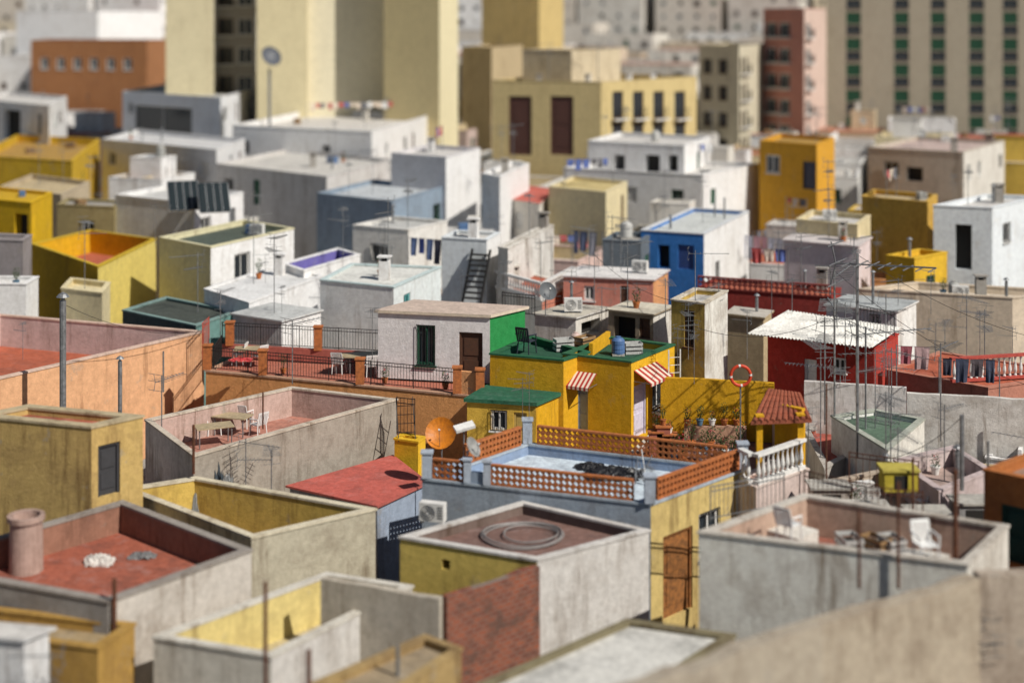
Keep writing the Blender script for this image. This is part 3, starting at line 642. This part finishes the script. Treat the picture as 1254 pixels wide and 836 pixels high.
tower('roof_pavilion',[(640,137),(700,134),(760,142),(700,146)],18.3,(.56,.48,.34),TN,zb=15,dirt=.5)
for px,D in((660,133),(770,136),(800,138),(720,134)): chimney(PD(px,D).x,PD(px,D).y,15.0); antenna(PD(px+12,D).x,PD(px+12,D).y,15.0,4)
tower('tan_rear_block',[(565,168),(602,165),(640,180),(600,184)],18,TN,TN,dirt=.4)
tower('yellow_rear_block',[(590,190),(660,186),(690,200),(620,205)],26,(.62,.47,.20),TN,dirt=.4)
t3=tower('cream_apartment_block',[(856,168),(905,164),(938,178),(890,182)],18.2,(.58,.53,.40),TN,dirt=.4)
for f in range(4):
    for k in range(2): 
        t3.add(0,.6+2.2*k,1.8+2.2*k,15-3*f,16.6-3*f,'win',brownp); t3.add(1,.8+2.4*k,2.2+2.4*k,15-3*f,16.8-3*f,'balcony',brownp)
t4=tower('pink_apartment_block',[(935,176),(985,170),(1012,180),(965,190)],22.4,[(.48,.22,.18),(.62,.47,.40),TN,TN],TN,dirt=.3)
for f in range(6):
    for k in range(2): t4.add(0,.5+2.3*k,2.3+2.3*k,19-3*f,20.7-3*f,'balcony',whitep); 
    t4.add(1,.8,3.0,19-3*f,20.6-3*f,'balcony',whitep)
t5=tower('grey_apartment_slab',[(1012,182),(1300,179),(1330,199),(1030,202)],27,[(.34,.30,.23)]*4,TN,dirt=.2,peel=.03)
gp=plain((.015,.08,.04),.6,0,.2,'green_shutter'); dgp=plain((.08,.07,.06),.6,0,.2,'dark_shutter')
for f in range(8):
    z=23.8-3.2*f
    for k,u in enumerate((2.4,8.2,12.6,17.2,21.2,25)):
        t5.add(0,u,u+1.8,z-.1,z+1.4,'blind',gp); t5.add(0,u,u+1.8,z-1.35,z-.22,'win',dgp)
t6b=tower('brown_brick_block',[(38,205),(180,200),(205,215),(60,220)],18.2,(.38,.17,.07),TC,dirt=.4)
for k in range(6): t6b.add(0,1.5+2.6*k,2.8+2.6*k,14.2,15.8,'win')
tower('white_apartment_block',[(20,240),(120,236),(200,250),(90,256)],22.5,WH,LG,dirt=.3)
# ---------------------------------------------------------------- infill houses
def pip(p,q):
    c=False;n=len(q)
    for i in range(n):
        a,b=q[i],q[i-1]
        if (a.y>p.y)!=(b.y>p.y) and p.x<(b.x-a.x)*(p.y-a.y)/(b.y-a.y)+a.x: c=not c
    return c
EX=[p[0] for p in POLYS]
def clash(q):
    c=sum(q,Vector((0,0)))/4; ts=[c]+[c.lerp(x,.92) for x in q]+[c.lerp((q[i]+q[i-1])/2,.92) for i in range(4)]
    for e in EX:
        if any(pip(t,e) for t in ts): return True
        ec=sum(e,Vector((0,0)))/4
        if pip(ec,q) or any(pip(ec.lerp(x,.9),q) for x in e): return True
    return False
PAL=[WH,WH,WH,WH,(.74,.73,.70),OW,OW,CR,LG,(.66,.54,.36),PE,MV,(.62,.42,.08),TN,(.48,.2,.13),PK]
PALF=[WH,WH,(.74,.73,.70),OW,OW,LG,(.66,.58,.44),(.60,.55,.48),(.62,.5,.38)]
RPAL=[LG,LG,GY,(.55,.52,.47),TC,(.44,.2,.13),(.45,.47,.49),(.6,.57,.53),(.34,.31,.28)]
def infill(d0,d1,cx,cy,zf,rot,name,marg,skip=.05,split=True):
    ca,sa=math.cos(rot),math.sin(rot); ex=Vector((ca,sa)); ey=Vector((-sa,ca)); N=int(d1*1.2/min(cx,cy))+4
    for i in range(-N,N):
        for j in range(-N,N):
            o=ex*(i*cx)+ey*(j*cy)+Vector((0,(d0+d1)/2))
            if not(d0<o.y<d1) or abs(o.x)>o.y*.36+marg: continue
            if R()<skip: continue
            a=U(.86,.99)*cx; b=U(.84,.99)*cy; jr=U(-.06,.06)
            fx=Vector((math.cos(rot+jr),math.sin(rot+jr))); fy=Vector((-fx.y,fx.x))
            for att in range(3):
                s_=[1,.62,.4][att]; sh=[Vector((0,0)),ex*U(-1,1)*cx*.2+ey*U(-1,1)*cy*.2,ex*U(-1,1)*cx*.28+ey*U(-1,1)*cy*.28][att]
                c=o+sh; q=[c-fx*a*s_/2-fy*b*s_/2,c+fx*a*s_/2-fy*b*s_/2,c+fx*a*s_/2+fy*b*s_/2,c-fx*a*s_/2+fy*b*s_/2]
                if not clash(q):
                    far=c.y>185; zz=zf(c.y); col=random.choice(PALF if far else PAL)
                    h=House(name,q,zz,[col]*4,random.choice(RPAL),ph=random.choice([.15,.3,.5,.9]),world=True,dirt=random.choice([.4,.6,.8]) ,clut=(0 if far else random.choice([1,2,3,4])),inner=random.choice([None,col,TN]),slab=R()<.12)
                    autowin(h,8 if far else 2,.8 if far else .5,3.2 if far else 2.8); h.auto=False
                    if not far and R()<.4: h.part=U(.3,.7)
                    if (not far) and c.y>78 and R()<.4 and s_>.5:
                        c2=c+fx*U(-1,1)*a*.2+fy*U(-.1,1)*b*.22; w=U(1.2,1.9)
                        q2=[c2-fx*w-fy*w*.8,c2+fx*w-fy*w*.8,c2+fx*w+fy*w*.8,c2-fx*w+fy*w*.8]
                        h2=House('rooftop_stair_house',q2,h.zf+2.3,col if R()<.6 else random.choice(PAL),random.choice(RPAL),ph=.12,zb=h.zf-.01,world=True,dirt=.5,clut=1,slab=R()<.4); autowin(h2,1,.6,2.); h2.auto=False
                    break
infill(33,62,5.2,5.6,lambda y:U(3.2,4.5),-.40,'row_house',6)
infill(62,115,6.2,6.8,lambda y:U(4.2,5.6) if y<80 else U(4.4,6.8),-.36,'row_house',8)
infill(115,190,8,8.5,lambda y:U(5.0,9.5),-.30,'town_house',12)
infill(190,330,15,16,lambda y:U(8,14)+(y-190)*.055,-.25,'apartment_block',22)
infill(330,430,17,17,lambda y:U(25,33),-.25,'apartment_block',30,skip=0)
# ---------------------------------------------------------------- auto details + finish
for h in HOUSES:
    if h.auto: autowin(h,1,.5,3.0)
for h in HOUSES: h.finish()
for h in HOUSES:
    n=h.clut if h.clut is not None else 2
    z=h.zf+.005
    for k in range(n):
        p=h.at(U(.05,.95),U(.15,.95)); r=R()
        if r<.42: antenna(p.x,p.y,z)
        elif r<.55: chimney(p.x,p.y,z)
        elif r<.68: vent(p.x,p.y,z,U(.6,1.4),U(.05,.09))
        elif r<.70: dish(p.x,p.y,z,.4,None,U(-.8,.3))
        elif r<.74: tank(p.x,p.y,z,None,U(.6,.85))
        elif r<.81: ac(p.x,p.y,z,U(-.4,.3))
        elif r<.88: crate(p.x,p.y,z,U(0,3))
        elif r<.93: plant(p.x,p.y,z)
        elif h.z<12:
            q=h.at(U(.1,.9),U(.2,.9))
            if (q-p).length>1.5: laundry(p,q,z+1.9,[(.7,.7,.7),(.5,.1,.1),(.1,.15,.4),(.7,.6,.5),(.15,.15,.17)],.7)
# ---------------------------------------------------------------- hero details
L_,Fr,Rt,Bk=inset(q7,.09); zl=6.36; zt=7.0
def seg(a,b,t0,t1): lattice(a.lerp(b,t0),a.lerp(b,t1),zl,zt,3)
seg(L_,Fr,.03,.17); seg(L_,Fr,.30,.93); seg(Fr,Rt,.07,.95); seg(Bk,Rt,.05,.93); seg(L_,Bk,.36,.92)
cpm=plaster((.38,.43,.50),.7,.3)
for p in(L_,Fr,Rt,Bk): brickpost(p,zl,.78,cpm,.16,'parapet_pillar')
for t in(.19,.28): brickpost(L_.lerp(Fr,t),zl,.7,cpm,.12,'parapet_pillar')
gwall(L_.lerp(Fr,.20),L_.lerp(Fr,.27),6.7,zl,.08,BG,name='parapet_wall'); gwall(L_.lerp(Bk,.05),L_.lerp(Bk,.34),6.55,zl,.08,BG,name='parapet_wall')
c=P(752,582,6.0); clutterpile(c.x,c.y,5.98,s=1.0,hh=.32,seed=4); c=P(722,572,6.0); clutterpile(c.x,c.y,5.98,s=.5,hh=.2,seed=9)
m=MB(); c=P(785,590,6.0)
for i in range(7):
    a=i*.9; m.beam((c.x+U(-.4,.4),c.y+U(-.3,.3),6.0),(c.x+U(-.4,.4),c.y+U(-.3,.3),6.0+U(.3,1.1)),.018,galv)
m.build('scrap_metal',origin=V3(c,6))
od=plain((.62,.20,.012),.5,0,.3,'orange_dish_paint')
p=PD(541,52.5); dish(p.x,p.y,ZD(527,52.5)-1.2,.55,od,-.1)
p=PD(572,47); dish(p.x,p.y,ZD(590,47),.32,None,1.1)
def flood(m):
    m.beam((0,0,0),(0,0,1.5),.03,galv,6); m.obox((0,-.05,1.6),Vector((.35,0,.06)),Vector((0,.16,.05)),Vector((-.01,-.015,.05)),whitep); m.beam((0,0,1.4),(0,-.05,1.56),.05,galv,6)
p=PD(568,50.6); inst('flood','floodlight',flood,(p.x,p.y,ZD(522,50.6)-1.6),.4)
for px,y0,y1,D,k in [(648,455,520,55.5,4),(640,462,520,55.4,3),(728,310,372,68,2),(737,350,400,66,1),(797,572,640,45.5,3),(358,392,470,60,0),(456,378,440,61,1),(198,460,560,54,1),(850,395,470,57,4),(843,370,440,58,3),
      (1010,388,520,56,3),(1022,330,520,55,2),(1050,310,560,53,1),(1005,420,560,52,4),(1060,400,540,54,0),(1152,420,540,55,1),(1176,540,610,48,3),(900,650,700,41,1),(670,352,400,66,3),(1135,545,600,50,2),(1035,370,470,60,4),(990,500,600,50,2),(1085,360,460,60,3),
      (270,355,420,66,2),(190,250,300,85,1),(325,310,360,75,3),(565,330,372,68,4),(760,350,400,66,0),(780,345,395,66,3),(880,345,420,63,2),(915,380,440,62,4),(830,400,455,58,2),(1200,380,440,62,1),(1240,400,455,60,4),(1140,330,385,68,3),
      (700,330,385,68,2),(815,340,400,64,0),(945,330,400,66,4),(970,340,400,65,1),(1100,340,400,66,2),(620,320,370,73,1),(480,300,345,76,0),(420,300,340,78,2),(28,395,440,62,3),(345,350,400,68,4)]:
    p=PD(px,D); z0=ZD(y1,D); antenna(p.x,p.y,z0,ZD(y0,D)-z0,U(0,6.3),k)
p=PD(668,64); dish(p.x,p.y,ZD(388,64),.40,plain((.12,.13,.14),.5,0,.2,'dark_dish_paint'),.4,1.)
for px,y0,y1,D,r,mt in [(325,712,850,35,.05,rust),(378,795,860,34,.06,rust),(487,790,850,35,.05,galv),(1012,470,640,48,.03,rust),(1170,575,690,38,.07,rust),(1178,508,600,46,.07,galv),(140,708,770,38,.06,rust),(200,430,480,52,.03,galv),(228,720,740,42,.03,galv),(322,480,525,54,.03,rust),(237,520,580,49.7,.05,rust),(1052,625,720,36,.04,rust),(1100,590,720,37,.04,rust),(1210,540,640,45,.04,galv),(1262,480,560,55,.05,galv),(1118,560,640,44,.03,rust)]:
    post(px,y0,y1,D,r,mt)
p=PD(77,57); vent(p.x,p.y,ZD(500,57),ZD(368,57)-ZD(500,57),.13,'metal_flue')
p=PD(147,55); vent(p.x,p.y,ZD(520,55),ZD(442,55)-ZD(520,55),.08,'metal_flue')
p=PD(32,42.5); m=MB(); cm=plaster((.44,.31,.26),.7,.3); zc=5.1
m.lathe((0,0,0),[(.48,0),(.46,1.45),(.53,1.47),(.53,1.62),(.4,1.62),(.4,1.3)],24,cm); m.build('round_chimney',loc=(p.x,p.y,zc))
p=P(122,690,5.1); clutterpile(p.x,p.y,5.1,'cement_sack',(.7,.67,.62),.45,.3,3); p=P(175,682,5.1); clutterpile(p.x,p.y,5.1,'scrap_pile',(.2,.2,.2),.42,.16,5)
for i,(a,b,cl,hh,s_) in enumerate([(235,622,(.16,.17,.12),.9,.45),(262,624,(.08,.10,.12),1.3,.5),(280,630,(.35,.36,.36),1.1,.4),(248,636,(.28,.3,.3),.9,.4)]):
    p=P(a,b+8,3.85); clutterpile(p.x,p.y,3.8,'covered_furniture',cl,s_,hh+.7,20+i)
for a,b in((350,650),(225,640)): p=P(a,b,3.85); plant(p.x,p.y,3.8)
m=MB(); hm=plain((.26,.24,.23),.5,0,.2,'hose')
for kk,r in enumerate((1.12,1.17,1.22,.8)):
    ox=.25 if r<1 else 0
    for i in range(40):
        a=2*math.pi*i/40;b=2*math.pi*(i+1)/40; z=.03+.04*(kk%2)+.03*math.sin(a*2+kk); z2=.03+.04*(kk%2)+.03*math.sin(b*2+kk)
        m.beam((ox+r*math.cos(a),r*math.sin(a)*.9,z+.03),(ox+r*math.cos(b),r*math.sin(b)*.9,z2+.03),.028,hm,5,caps=False)
p=P(640,657,5.66); m.build('coiled_hose',loc=(p.x,p.y,5.66))
p=PD(530,45.6); o=ac(p.x,p.y,ZD(640,45.6),-.3)
p=PD(966,39.6); chair(p.x,p.y,7.0,2.4,1.05); p=PD(1134,37.9); chair(p.x,p.y,7.05,.2,1.05)
gwall(PD(935,41.2),PD(990,40.2),6.95,6.4,.5,OW,name='chair_plinth'); gwall(PD(1100,38.6),PD(1160,38.1),7.0,6.4,.5,OW,name='chair_plinth')
for px in(1040,1072,1092): p=PD(px,40.2); crate(p.x,p.y,6.41,R()*3)
for a,b,r in((262,527,.3),(300,518,2.8),(316,528,4)):
    p=P(a,b+5,5.05); chair(p.x,p.y,5.06,r)
p=P(285,532,5.05); inst('table','garden_table',tablef,(p.x,p.y,5.06),-.3); p=P(262,545,5.05); inst('table','garden_table',tablef,(p.x,p.y,5.06),.4)
zr=6.06; fa,fb=inset(m1.q,.15)[0],inset(m1.q,.15)[1]
def fp(px):
    d=fb-fa;k=(px-CX)/F; t=(k*fa.y-fa.x)/(d.x-k*d.y); return fa+d*t
railing([fp(255),fp(560)],zr,.95)
for px in(254,322,441,560,588): brickpost(fp(px),zr,1.0)
gwall(fp(562),fp(586),6.95,zr,.09,PE,name='parapet_wall')
r0=Vector((P(272,436,zr).x,65.5)); r1=Vector((-5.8,63.8)); railing([r0,r1],zr+.55,.95); 
m=MB(); m.obox(V3((r0+r1)/2,zr+.27),V3((r1-r0)/2,0),Vector((0,.12,0)),Vector((0,0,.27)),plaster((.42,.12,.09),.4,.1)); m.build('red_parapet',origin=V3(r0,zr))
for t in(.05,.62): brickpost(r0.lerp(r1,t),zr+.5,1.0)
railing([fa+Vector((.1,.2)),r0],zr,.95)
railing([P(248,440,zr),P(256,432,zr)],zr,1.6,plain((.5,.08,.05),.6)) 
for px,dd in((300,.9),(425,1.2),(438,1.6)): 
    p=fp(px)+Vector((0,dd+.5)); inst('table','garden_table',tablef,(p.x,p.y,zr),U(-.3,.3))
for px in(285,310,410,450): p=fp(px)+Vector((0,1.4)); chair(p.x,p.y,zr,U(0,6))
for px in(470,345,545): p=fp(px)+Vector((0,.4)); plant(p.x,p.y,zr,None,.8)
p=P(295,440,zr+.8); clutterpile(p.x,p.y+.0,zr+.75,'red_cloth',(.5,.05,.05),.5,.12,7)
p=P(757,434,7.45); tank(p.x,p.y,7.43,(.08,.16,.34),.62); p=P(775,432,7.45); crate(p.x,p.y,7.43,.2,2)
p=P(705,424,7.45); tank(p.x,p.y,7.43,(.6,.45,.4),.5); p=P(690,428,7.45); crate(p.x,p.y,7.43,.3,2); p=P(716,426,7.45); crate(p.x,p.y,7.43,.8,0)
bc=plain((.03,.035,.05),.5,0,.2,'dark_plastic'); p=P(645,430,7.5)
inst('chairb','plastic_chair',lambda m:chairf(m,bc),(p.x,p.y,7.42),2.6,1.2)
gwall(P(722,428,7.7)+Vector((.05,0)),P(745,412,7.7)+Vector((0,-.1)),7.95,7.45,.08,MU,name='roof_divider')
def awning(h,face,x0,x1,y,proj=.75,drop=.42,per=.19):
    A=h.q[face];B=h.q[(face+1)%4];d=B-A;L=d.length;dn=d/L;nn=Vector((dn.y,-dn.x)); ts=[]
    for px in(x0,x1): k=(px-CX)/F; ts.append((k*A.y-A.x)/(d.x-k*d.y))
    a=A+d*ts[0]+nn*.01;b=A+d*ts[1]+nn*.01; z=ZD(y,(a.y+b.y)/2); st=stripem((.36,.035,.025),(.66,.56,.46),tuple(dn),per); m=MB()
    a2=a+nn*proj;b2=b+nn*proj
    m.face([V3(a2,z-drop),V3(b2,z-drop),V3(b,z),V3(a,z)],st); m.face([V3(a2,z-drop-.12),V3(b2,z-drop-.12),V3(b2,z-drop-.001),V3(a2,z-drop-.001)],st)
    m.beam(V3(a,z-drop),V3(a2,z-drop),.015,galv);m.beam(V3(b,z-drop),V3(b2,z-drop),.015,galv)
    m.build('striped_awning',origin=V3(a,z))
awning(m2r,0,693,731,455); awning(m2r,1,776,804,448,per=.36)
def ladder(a,b,z0,z1,mat,name='ladder',w=.22,tilt=0,r=.022,step=.28,tread=0):
    m=MB(); a=Vector(a); d=Vector(b).normalized(); t=Vector((d.y,-d.x))*tilt
    for s_ in(-1,1): m.beam(V3(a+d*w*s_+t,z0),V3(a+d*w*s_,z1),r,mat)
    n=int((z1-z0)/step)
    for i in range(1,n): 
        f=i/n; p=a+t*(1-f); z=z0+(z1-z0)*f
        if tread: m.obox(V3(p,z),V3(d*w,0),V3(t.normalized()*tread,0),Vector((0,0,.03)),mat)
        else: m.beam(V3(p-d*w,z),V3(p+d*w,z),.015,mat)
    m.build(name,origin=V3(a,z0))
p=PD(826,58.6); ladder(p,(1,.3),ZD(522,58.6),ZD(428,58.6),whitep,'white_ladder',.25,0,.035)
A=b7.q[0];B=b7.q[1]; p=A.lerp(B,.80)-Vector((0,.1)); zt_=ZD(305,p.y); zb_=ZD(365,p.y)
ladder(p+Vector((.2,-.1)),(1,-.35),zb_,zt_,iron,'access_stair',.5,1.5,.075,.24,.16)
m=MB(); zc=ZD(460,53.5); rg=plain((.62,.06,.02),.5,0,.15,'ring_red'); N=32
for i in range(N):
    a=2*math.pi*i/N;b=2*math.pi*(i+1)/N; m.beam((.36*math.cos(a),0,.36*math.sin(a)),(.36*math.cos(b),0,.36*math.sin(b)),.06,whitep if i%8==0 else rg,8,caps=False)
p=PD(907,53.5); m.beam((0,.05,-(zc-4.6)),(0,.05,-.35),.03,galv,6); m.build('life_ring',loc=(p.x,p.y,zc))
for i in range(13):
    px=800+i*9+U(-4,4); D=U(54,56.8); p=PD(px,D); plant(p.x,p.y,4.61,i%4,U(.9,1.35))
for i in range(5): 
    p=PD(842+i*15,57.35); plant(p.x,p.y,5.21,(i*3)%4,.85)
gwall(PD(838,57.5),PD(914,57.2),5.2,4.61,.16,(.5,.3,.2),name='planter_shelf')
a=m2r.q[1].lerp(m2r.q[2],.5);b=m2r.q[1].lerp(m2r.q[2],.95)
for i in range(5): p=a.lerp(b,.1+.2*i)+Vector((.25,-.25)); plant(p.x,p.y,ZD(510,58),i%4,.7)
m=MB(); m.obox(V3((a+b)/2+Vector((.25,-.25)),ZD(510,58)-.06),V3((b-a)/2,0),Vector((.2,-.2,0)),Vector((0,0,.05)),whitep); m.build('flower_shelf',origin=V3(a,5))
railing([a+Vector((.45,-.45)),b+Vector((.45,-.45))],ZD(510,58)-.02,.8)
for k,(px,hh) in enumerate(((803,.5),(812,.7),(820,.4))):
    p=PD(px,55); m=MB(); m.box(-.25,-.2,0,.25,.2,hh+.5,plaster((.36,.12,.08),.6,.2)); m.box(-.3,-.25,hh+.5,.3,.25,hh+.56,orangeb); m.build('brick_planter',loc=(p.x,p.y,4.61)); plant(p.x,p.y,4.61+hh+.57,k,.7)
p=PD(495,56.5); ladder(p,(1,.2),ZD(532,56.5),ZD(486,56.5),iron,'iron_stair',.32,.9); railing([PD(486,56.3),PD(508,56)],ZD(532,56.2),1.4)
# laundry lines
dk_=[(.03,.03,.05),(.05,.06,.10),(.10,.08,.09),(.35,.10,.12),(.45,.30,.30),(.06,.10,.22),(.5,.5,.5)]
laundry(PD(1098,58.6),PD(1152,58.3),ZD(424,58.5),dk_,1.0); laundry(PD(1150,58.2),PD(1224,57.9),ZD(440,58),dk_[:3],1.0)
laundry(PD(500,82),PD(541,81),8.9,[(.03,.05,.2),(.05,.05,.08),(.1,.15,.3)],1.2); laundry(PD(905,92),PD(962,90),ZD(290,91),[(.6,.4,.42),(.7,.65,.65),(.5,.5,.6),(.55,.3,.35)],1.3)
laundry(PD(700,88),PD(738,87),ZD(282,88),[(.1,.12,.2),(.5,.5,.5),(.3,.3,.35)],1.3)
# railings right side
railing([PD(985,43.5),PD(1060,42),PD(1130,41.5)],6.5,1.2,rust,.16); railing([PD(870,43.2),PD(960,44.5)],6.3,1.0,galv,.16)
railing([PD(1040,47),PD(1125,46)],6.2,1.0,rust,.2); railing([PD(1050,62.5),PD(1095,61)],7.9,1.0,iron,.16); railing([PD(615,65),PD(655,64.2)],ZD(385,64.6),.9,iron,.14)
for i in range(22):
    D=U(43,47.5); p=PD(U(1000,1165),D); z=5.12; r=i%4
    (crate(p.x,p.y,z,R()*3) if r in(0,3) else plant(p.x,p.y,z,None,1.1) if r==1 else chair(p.x,p.y,z,R()*6))
for px,D,cc in((1062,45.5,(.42,.30,.20)),(1135,45,(.5,.46,.4)),(1015,47.5,(.5,.45,.4)),(1190,46,(.3,.3,.3))):
    p=PD(px,D); m=MB(); mt=plaster(cc,.7,.3); m.box(-.6,-.4,0,.6,.4,.85,mt); m.box(-.68,-.48,.85,.68,.48,.92,fibro); m.box(-.3,-.415,.1,.3,-.4,.7,dark); m.build('storage_bin',loc=(p.x,p.y,5.12))
p=PD(1100,44.5); m=MB(); m.box(-.5,-.35,0,.5,.35,.6,plaster((.50,.40,.04),.4,.1)); m.box(-.56,-.41,.6,.56,.41,.67,plaster((.5,.42,.08),.4,.1)); m.box(-.2,-.37,.1,.2,-.352,.5,dark); m.build('yellow_cabinet',loc=(p.x,p.y,ZD(598,44.5)))
p=PD(225,92); solar(p.x,p.y,9.25,.35,1.15); p=PD(262,91); solar(p.x,p.y,9.25,.35,1.15)
p=PD(330,140); dish(p.x,p.y,ZD(85,140),1.0,plain((.10,.11,.13),.5,0,.2,'dark_dish_paint'),.6,1.)
m=MB(); m.box(-.12,-.12,0,.12,.12,ZD(85,140)-8,galv); m.build('dish_mast',loc=(p.x,p.y,8))
def cable(a,b,s_=.5):
    m=MB(); a=Vector(a);b=Vector(b);pr=None
    for i in range(13):
        t=i/12; c=a.lerp(b,t); c.z-=s_*4*t*(1-t)
        if pr: m.beam(pr,c,.011,iron,3,caps=False)
        pr=c
    m.build('overhead_cable',origin=a)
for (x0,y0,D0,x1,y1,D1) in[(1022,332,55,1254,470,57),(1010,392,56,850,400,57),(728,312,68,850,372,58),(77,372,57,250,405,66),(1050,312,53,1300,420,60),(1178,510,46,1052,560,50),(728,350,68,560,380,64)]:
    a=PD(x0,D0);b=PD(x1,D1); cable(V3(a,ZD(y0,D0)),V3(b,ZD(y1,D1)),.5)
# ---------------------------------------------------------------- ground, sky, sun, camera
m=MB(); gm=roofm((.16,.145,.125),.6); m.face([(-2500,-500,0),(2500,-500,0),(2500,4500,0),(-2500,4500,0)],gm); m.build('ground')
sd=Vector((.78,-.62,.98)).normalized(); el=math.asin(sd.z); az=math.atan2(sd.x,sd.y)
w=bpy.data.worlds.new("World"); scn.world=w; w.use_nodes=True; nt=w.node_tree
bg=nt.nodes['Background']; sk=nt.nodes.new('ShaderNodeTexSky'); sk.sky_type='NISHITA'; sk.sun_disc=False; sk.sun_elevation=el; sk.sun_rotation=az
nt.links.new(sk.outputs[0],bg.inputs[0]); bg.inputs[1].default_value=.05
l=bpy.data.lights.new('sun','SUN'); l.energy=4.9; l.angle=math.radians(.5); l.color=(1,.945,.86); lo=bpy.data.objects.new('sun',l); COL.objects.link(lo); lo.rotation_euler=sd.to_track_quat('Z','Y').to_euler()
cam=bpy.data.cameras.new('camera'); co=bpy.data.objects.new('camera',cam); COL.objects.link(co); scn.camera=co
co.location=(0,0,HC); co.rotation_euler=(math.radians(90),0,0); cam.sensor_width=36; cam.lens=36*F/1254; cam.shift_y=-(418-YH)/1254; cam.clip_end=6000; cam.clip_start=.5
cam.dof.use_dof=True; cam.dof.focus_distance=57.0; cam.dof.aperture_fstop=cam.lens/1000/.40
scn.view_settings.view_transform='Standard'; scn.view_settings.look='None'; scn.view_settings.exposure=0
